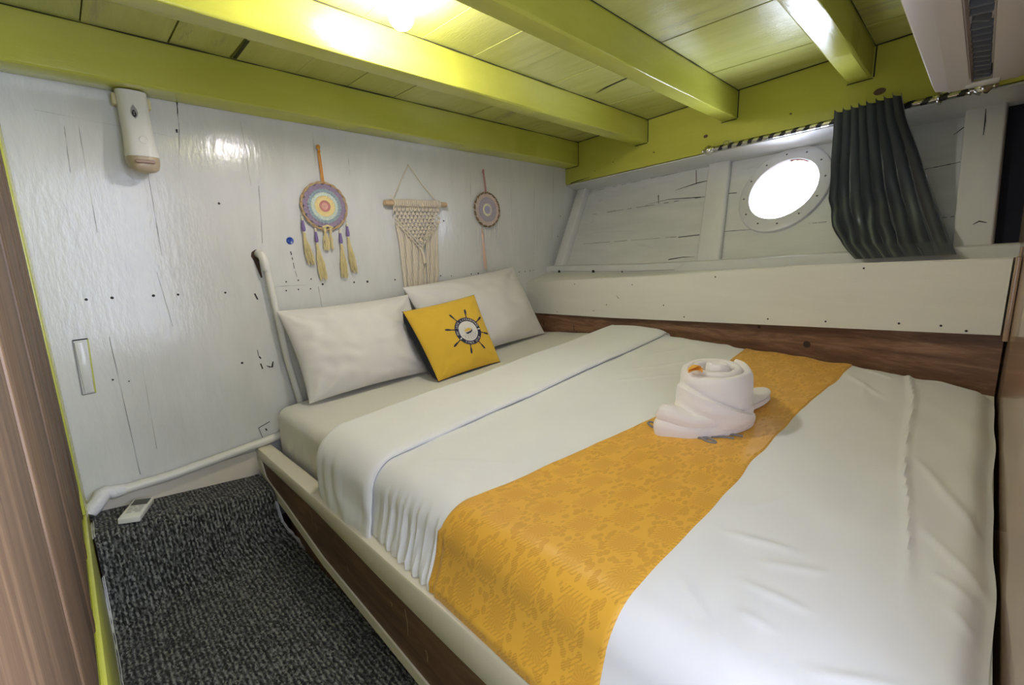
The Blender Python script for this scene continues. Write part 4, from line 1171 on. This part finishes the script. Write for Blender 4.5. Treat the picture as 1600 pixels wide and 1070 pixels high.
mc = thing('macrame_hanging', 'cream knotted macrame on a wooden dowel between the dream catchers', 'wall hanging', (1.31, -.03, .27))
b = MB(); b.tube([(1.133, -.030, .264), (1.31, -.030, .269), (1.487, -.030, .273)], [.0125, .012, .0122], 14); b.build('dowel', DOWEL, mc)
b = MB(); b.tube([(1.178, -.026, .278), (1.235, -.012, .365), (1.291, -.006, .447), (1.296, -.006, .447), (1.36, -.012, .365), (1.434, -.026, .284)], .0022, 7)
b.ball((1.293, -.005, .449), .005, 8); b.tube([(1.168, -.03, .298), (1.178, -.042, .275), (1.178, -.03, .252)], .003, 6); b.build('hanging_cord', ROPE, mc)
zd = lambda x: .264 + (x - 1.133) * .025
b = MB(); nlk = 24
for i in range(nlk):                            # lark's-head loops round the dowel
    x = lerp(1.182, 1.440, i / (nlk - 1))
    P = [(x, -.030 - .0155 * math.cos(a), zd(x) + .0155 * math.sin(a)) for a in [lerp(-1.0, PI + .6, k / 10) for k in range(11)]]
    b.tube(P, .0042, 7)
    b.tube([(x - .002, -.030, zd(x) - .012), (x - .001, -.025, .236)], .0026, 5); b.tube([(x + .003, -.030, zd(x) - .012), (x + .002, -.025, .236)], .0026, 5)
rowz = .018
XC = 1.313
def vedge(x): return .052 + abs(x - XC) / .132 * .135 if True else 0
for r_ in range(9):                              # square knots in staggered rows
    z = .238 - r_ * rowz; half = .124 * (1 - r_ / 10.5)
    n = max(1, int(round(half * 2 / .0235))); st = (r_ % 2) * .5
    for k in range(n + 1):
        x = XC - half + (k + st * .0) * (2 * half / max(1, n)) if n else XC
        if z < vedge(x) + .016: continue
        dz = (x - XC) * .03
        b.ball((x - .0035, -.024, z + dz), .0062, 8, 0, (1, .7, 1.15)); b.ball((x + .0035, -.024, z + dz), .0062, 8, 0, (1, .7, 1.15))
        b.tube([(x - .0075, -.021, z + dz + .004), (x, -.030, z + dz), (x + .0075, -.021, z + dz + .004)], .0026, 6)
        for sg in (-1, 1): b.tube([(x + sg * .004, -.022, z + dz), (x + sg * .0115, -.020, z + dz - rowz)], .0024, 5, cap=False)
for lay, (off, rad) in enumerate(((.0, .0062), (.018, .0052))):       # two heavy diagonal half-hitch ridges along the V
    for sg in (-1, 1):
        for k in range(17):
            t = k / 16; x = XC + sg * lerp(.126, .002, t); z = vedge(x) + off + (x - XC) * .03
            b.ball((x, -.027, z + .004 * (k % 2)), rad, 8, 0, (1.1, .8, 1))
            b.tube([(x - .004, -.030, z + .006), (x + .004, -.031, z - .005)], .003, 5)
b.build('knotted_panel', ROPE, mc)
b = MB(); rnd = random.Random(11)
for i in range(40):
    t = i / 39; x = lerp(1.190, 1.436, t); z0_ = vedge(x) + (x - XC) * .03
    xb = lerp(1.216, 1.412, t)
    if .62 < t < .66: continue
    zb_ = (-.185 if t < .16 else -.138) + rnd.uniform(-.008, .006)
    if t > .66: xb += .004
    P = [(lerp(x, xb, s_ ** .7) + .0018 * math.sin(s_ * 7 + i * 2), -.018 - .004 * math.sin(s_ * 3 + i) , lerp(z0_, zb_, s_)) for s_ in [k / 9 for k in range(10)]]
    b.tube(P, .0030, 6)
for x in (1.325, 1.328, 1.322): b.tube([(XC, -.03, .055), (x, -.036, .02), (x + .006, -.032, -.02)], .006, 6)
b.build('fringe', ROPE, mc)

# ------------------------------------------------------------------ curtain rod and curtain
OR_, ZR = .374, .462
rod = thing('curtain_rod', 'short black and silver spiral striped curtain rod on the lime clamp', 'curtain rod', H(1.45, OR_, ZR))
b = MB(); ns, nr = 200, 14; s0, s1 = 1.02, 1.885
b.grid(lambda u, v: H(lerp(s0, s1, u), OR_ + math.cos(2 * PI * v) * .0115, ZR + math.sin(2 * PI * v) * .0115), ns, nr, mf=lambda i, j: 1 if ((i / ns * 19 + j / nr) % 1) < .45 else 0)
b.build('pole', [STEEL, STRIPE], rod)
for s_, d_ in ((1.02, -1), (1.885, 1)):
    b = MB(); b.lathe([(.012, 0), (.015, .004), (.009, .009), (.014, .014), (.021, .024), (.0225, .032), (.019, .042), (.010, .049), (.007, .054), (.009, .059), (.005, .066), (0, .068)], H(s_, OR_, ZR), HT * d_, 18)
    b.build('finial', STEEL, rod)
for s_ in (1.075, 1.83):
    b = MB(); b.box((-.004, -.004, -.004), (.004, .004, .004)); b = MB()
    b.lathe([(.018, 0), (.018, .004), (.006, .006), (.006, .022), (.014, .024), (.014, .034), (0, .035)], H(s_, .4035, ZR + .012), -HN, 14)
    b.build('bracket', STEEL, rod)
b = MB()
for s_ in (1.815,):
    P = [H(s_, OR_ + math.cos(a) * .018, ZR + math.sin(a) * .018) for a in [2 * PI * k / 20 for k in range(21)]]; b.tube(P, .0035, 8, cap=False); b.disc(H(s_ - .002, OR_ - .02, ZR), -HN, .006, 0, 10)
b.build('ring', STEEL, rod)

LE = [(.0, 1.525, .333, .488), (.09, 1.529, .333, .408), (.32, 1.533, .33, .293), (.57, 1.550, .312, .173), (.78, 1.594, .258, .070), (.91, 1.642, .212, .0), (1.0, 1.706, .150, -.051)]
RE = [(.0, 1.719, .333, .498), (.09, 1.737, .333, .423), (.32, 1.784, .33, .301), (.57, 1.834, .312, .176), (.78, 1.886, .258, .063), (.91, 1.922, .212, -.004), (1.0, 1.952, .150, -.040)]
def edge_at(T, v): return [interp([(t[0], t[i]) for t in T], v) for i in (1, 2, 3)]
cur = thing('curtain', 'slate grey satin curtain gathered beside the porthole, resting on the ledge', 'curtain', H(1.75, .25, -.05))
def curt(u, v, back=0.):
    a, c = edge_at(LE, v), edge_at(RE, v)
    s_, o_, z_ = [lerp(p, q, u) for p, q in zip(a, c)]
    nf = 8.0
    uu = clamp(u + .026 * nz(u * 4, v * 2.2) * sstep(.1, .6, v) + .022 * nz(u * 8, 1.7))
    # folds: narrow and crisp at the heading, wider and slanting lower down; the right third opens to broad soft folds
    ph = 2 * PI * nf * (uu ** (1.0 - .26 * v))
    amp = lerp(.0150, .0195, sstep(0, .5, v)) * (1 - .5 * sstep(.55, 1., u) * sstep(.2, .8, v)) * (1 + .35 * nz(u * 7, 3.3)) * (1 - .5 * sstep(.85, 1., v))
    f = 1.15 * (2 * abs(math.sin(ph / 2 + .25 * math.sin(ph) + .6)) ** .72 - 1.25)                                  # skewed: a broad face and a quick return
    f += .22 * math.sin(ph * 2 + 4 * v + 1) * sstep(.2, .7, v) + .25 * nz(u * 14, v * 5, 4) * sstep(.1, .5, v)
    kink = .009 * math.sin(v * 26 + u * 15 + 3 * nz(u * 5, v * 4)) * sstep(.50, .68, v) * (1 - sstep(.5, .75, u)) * sstep(1.0, .88, v)
    wave = .007 * nz(u * 5, v * 7, 2) * sstep(.3, .7, v)
    if v < .085: amp *= lerp(.9, 1.0, v / .085)
    s2 = s_ + .0045 * math.cos(ph)
    top = .006 * math.sin(ph) * (1 - sstep(0, .06, v))
    zfl = zs_top(s2) + .004
    o2 = o_ - (amp * f + kink + wave) - back
    z2 = z_ + top
    mn = hull_o(z2) - .022
    if o2 > mn: o2 = mn - back
    if o2 < .2: z2 = max(z2, lerp(zs_top(s2), zl(s2), clamp(o2 / .2)) + .003)
    return H(s2, o2, z2)
b = MB(); b.grid(curt, 260, 120); b.grid(lambda u, v: curt(u, v, -.003), 260, 120, flip=True)
b.build('drape', SATIN, cur)

# ------------------------------------------------------------------ air conditioner under the deck at the foot
ac = thing('air_conditioner', 'aged white split air conditioner high on the wood partition', 'air conditioner', (1.4, -2.0, .39))
X0, X1 = 1.005, 1.80
def acz(x): return .388 + (x - 1.4) * .02
prof = [(-2.0755, .43), (-2.0755, .665), (-1.90, .668), (-1.868, .655), (-1.856, .62), (-1.852, .46), (-1.856, .418), (-1.866, .396), (-1.90, .388), (-1.938, .388), (-1.940, .405), (-1.974, .405), (-1.976, .392), (-2.02, .392), (-2.05, .400)]
b = MB(); n = 12
def acp(u, v):
    k = int(round(v * len(prof))) % len(prof); y, z = prof[k]; x = lerp(X0, X1, u)
    rnd_ = 0
    return V(x, y, z + (x - 1.4) * .02 * (1 if z < .5 else 0))
b.grid(acp, n, len(prof))
for u in (0, 1): b.face([b.vert(acp(u, k / len(prof))) for k in range(len(prof))])
b.build('casing', ACW, ac)
b = MB(); b.quad((X0 + .02, -1.9405, .4042), (X1 - .04, -1.9405, .411), (X1 - .04, -1.9735, .411), (X0 + .02, -1.9735, .4042))
b.build('outlet', plain('outlet_dark', (.02, .022, .025), .7), ac, smooth=False)
for i in range(17):
    x = lerp(X0 + .04, X1 - .09, i / 16) + .006 * nz(i * 1.3, 2); z = .392 + (x - 1.4) * .02
    b = MB(); b.box((x - .004, -1.972, z - .003), (x + .0035, -1.942, z + .010), 0, .001, 1, Matrix.Rotation(.35 + .7 * nz(i * .9, 5), 3, 'Z')); b.build('vane', ACIN, ac)
b = MB(); zt = lambda x: .3865 + (x - 1.4) * .02
b.hexa([(X0 + .01, -1.936, zt(X0) - .005), (X1 - .13, -1.936, zt(X1 - .13) - .005), (X1 - .02, -1.895, zt(X1) - .005), (X0 + .01, -1.905, zt(X0) - .005)], [(X0 + .01, -1.936, zt(X0)), (X1 - .13, -1.936, zt(X1 - .13)), (X1 - .02, -1.895, zt(X1)), (X0 + .01, -1.905, zt(X0))])
b.build('flap', ACW, ac, smooth=False)
b = MB(); b.box((X1 - .045, -1.99, .394), (X1 - .004, -1.925, .402), 0, .004); b.build('end_cap', PLASW, ac)

# ------------------------------------------------------------------ light bulb
lb = thing('light_bulb', 'lit white bulb hanging from the deck between two beams', 'light bulb', (.757, -.85, .70))
b = MB(); b.lathe([(0, -.034), (.013, -.0315), (.0235, -.0245), (.031, -.013), (.0335, 0), (.031, .013), (.025, .024), (.018, .034), (.0155, .042)], (.757, -.85, .636), (0, 0, 1), 28)
b.build('globe', BULB, lb)
b = MB(); b.lathe([(.0155, 0), (.0175, .002), (.0175, .018), (.024, .019), (.024, .0225), (0, .0225)], (.757, -.85, .6775), (0, 0, 1), 20); b.build('socket', PLASW, lb)

# ------------------------------------------------------------------ world, portals, camera
wd = bpy.data.worlds.new('daylight'); sc.world = wd; wd.use_nodes = True
nt = wd.node_tree; bg = nt.nodes['Background']
tc = nt.nodes.new('ShaderNodeTexCoord'); sx = nt.nodes.new('ShaderNodeSeparateXYZ'); nt.links.new(tc.outputs['Generated'], sx.inputs[0])
mr = nt.nodes.new('ShaderNodeMapRange'); mr.interpolation_type = 'SMOOTHSTEP'      # sky strength invented by direction: strong at the porthole, dimmed at the door
for k, v_ in (('From Min', -.1), ('From Max', .75), ('To Min', 2.7), ('To Max', 27.)): mr.inputs[k].default_value = v_
nt.links.new(sx.outputs['X'], mr.inputs['Value']); nt.links.new(mr.outputs['Result'], bg.inputs['Strength'])
bg.inputs['Color'].default_value = (.73, .79, 1.0, 1)
def portal(name, c, d, sx, sy):
    L = bpy.data.lights.new(name, 'AREA'); L.shape = 'RECTANGLE'; L.size = sx; L.size_y = sy; L.cycles.is_portal = True
    o = bpy.data.objects.new(name, L); C.objects.link(o); o.location = Vector(c) + Vector((0, 0, Z0)); o.rotation_euler = Vector(d).to_track_quat('-Z', 'Y').to_euler()
portal('portal_doorway', (.26, -2.10, .05), (0, 1, 0), .70, 1.12)
portal('portal_porthole', HP(PS, PZ, -.03), HULLN, .32, .34)

cam = bpy.data.cameras.new('camera'); co = bpy.data.objects.new('camera', cam); C.objects.link(co)
cam.sensor_width = 36.; cam.sensor_fit = 'HORIZONTAL'; cam.lens = 711 / 1600 * 36; cam.clip_start = .01
yaw, pitch, roll = math.radians(44.40885481), math.radians(10.74467185), math.radians(-2.00268894)
fwd = V(math.sin(yaw) * math.cos(pitch), math.cos(yaw) * math.cos(pitch), -math.sin(pitch)); r0 = V(math.cos(yaw), -math.sin(yaw), 0); u0 = r0.cross(fwd)
rt = r0 * math.cos(roll) + u0 * math.sin(roll); up = -r0 * math.sin(roll) + u0 * math.cos(roll)
Mx = Matrix((rt, up, -fwd)).transposed().to_4x4(); Mx.translation = V(0, -2.0, Z0)
co.matrix_world = Mx
sc.camera = co
sc.view_settings.view_transform = 'Standard'; sc.view_settings.look = 'None'; sc.view_settings.exposure = .16; sc.view_settings.gamma = 1.
sc.view_settings.use_curve_mapping = False
sc.cycles.use_denoising = True
sc.cycles.max_bounces = 10; sc.cycles.diffuse_bounces = 6
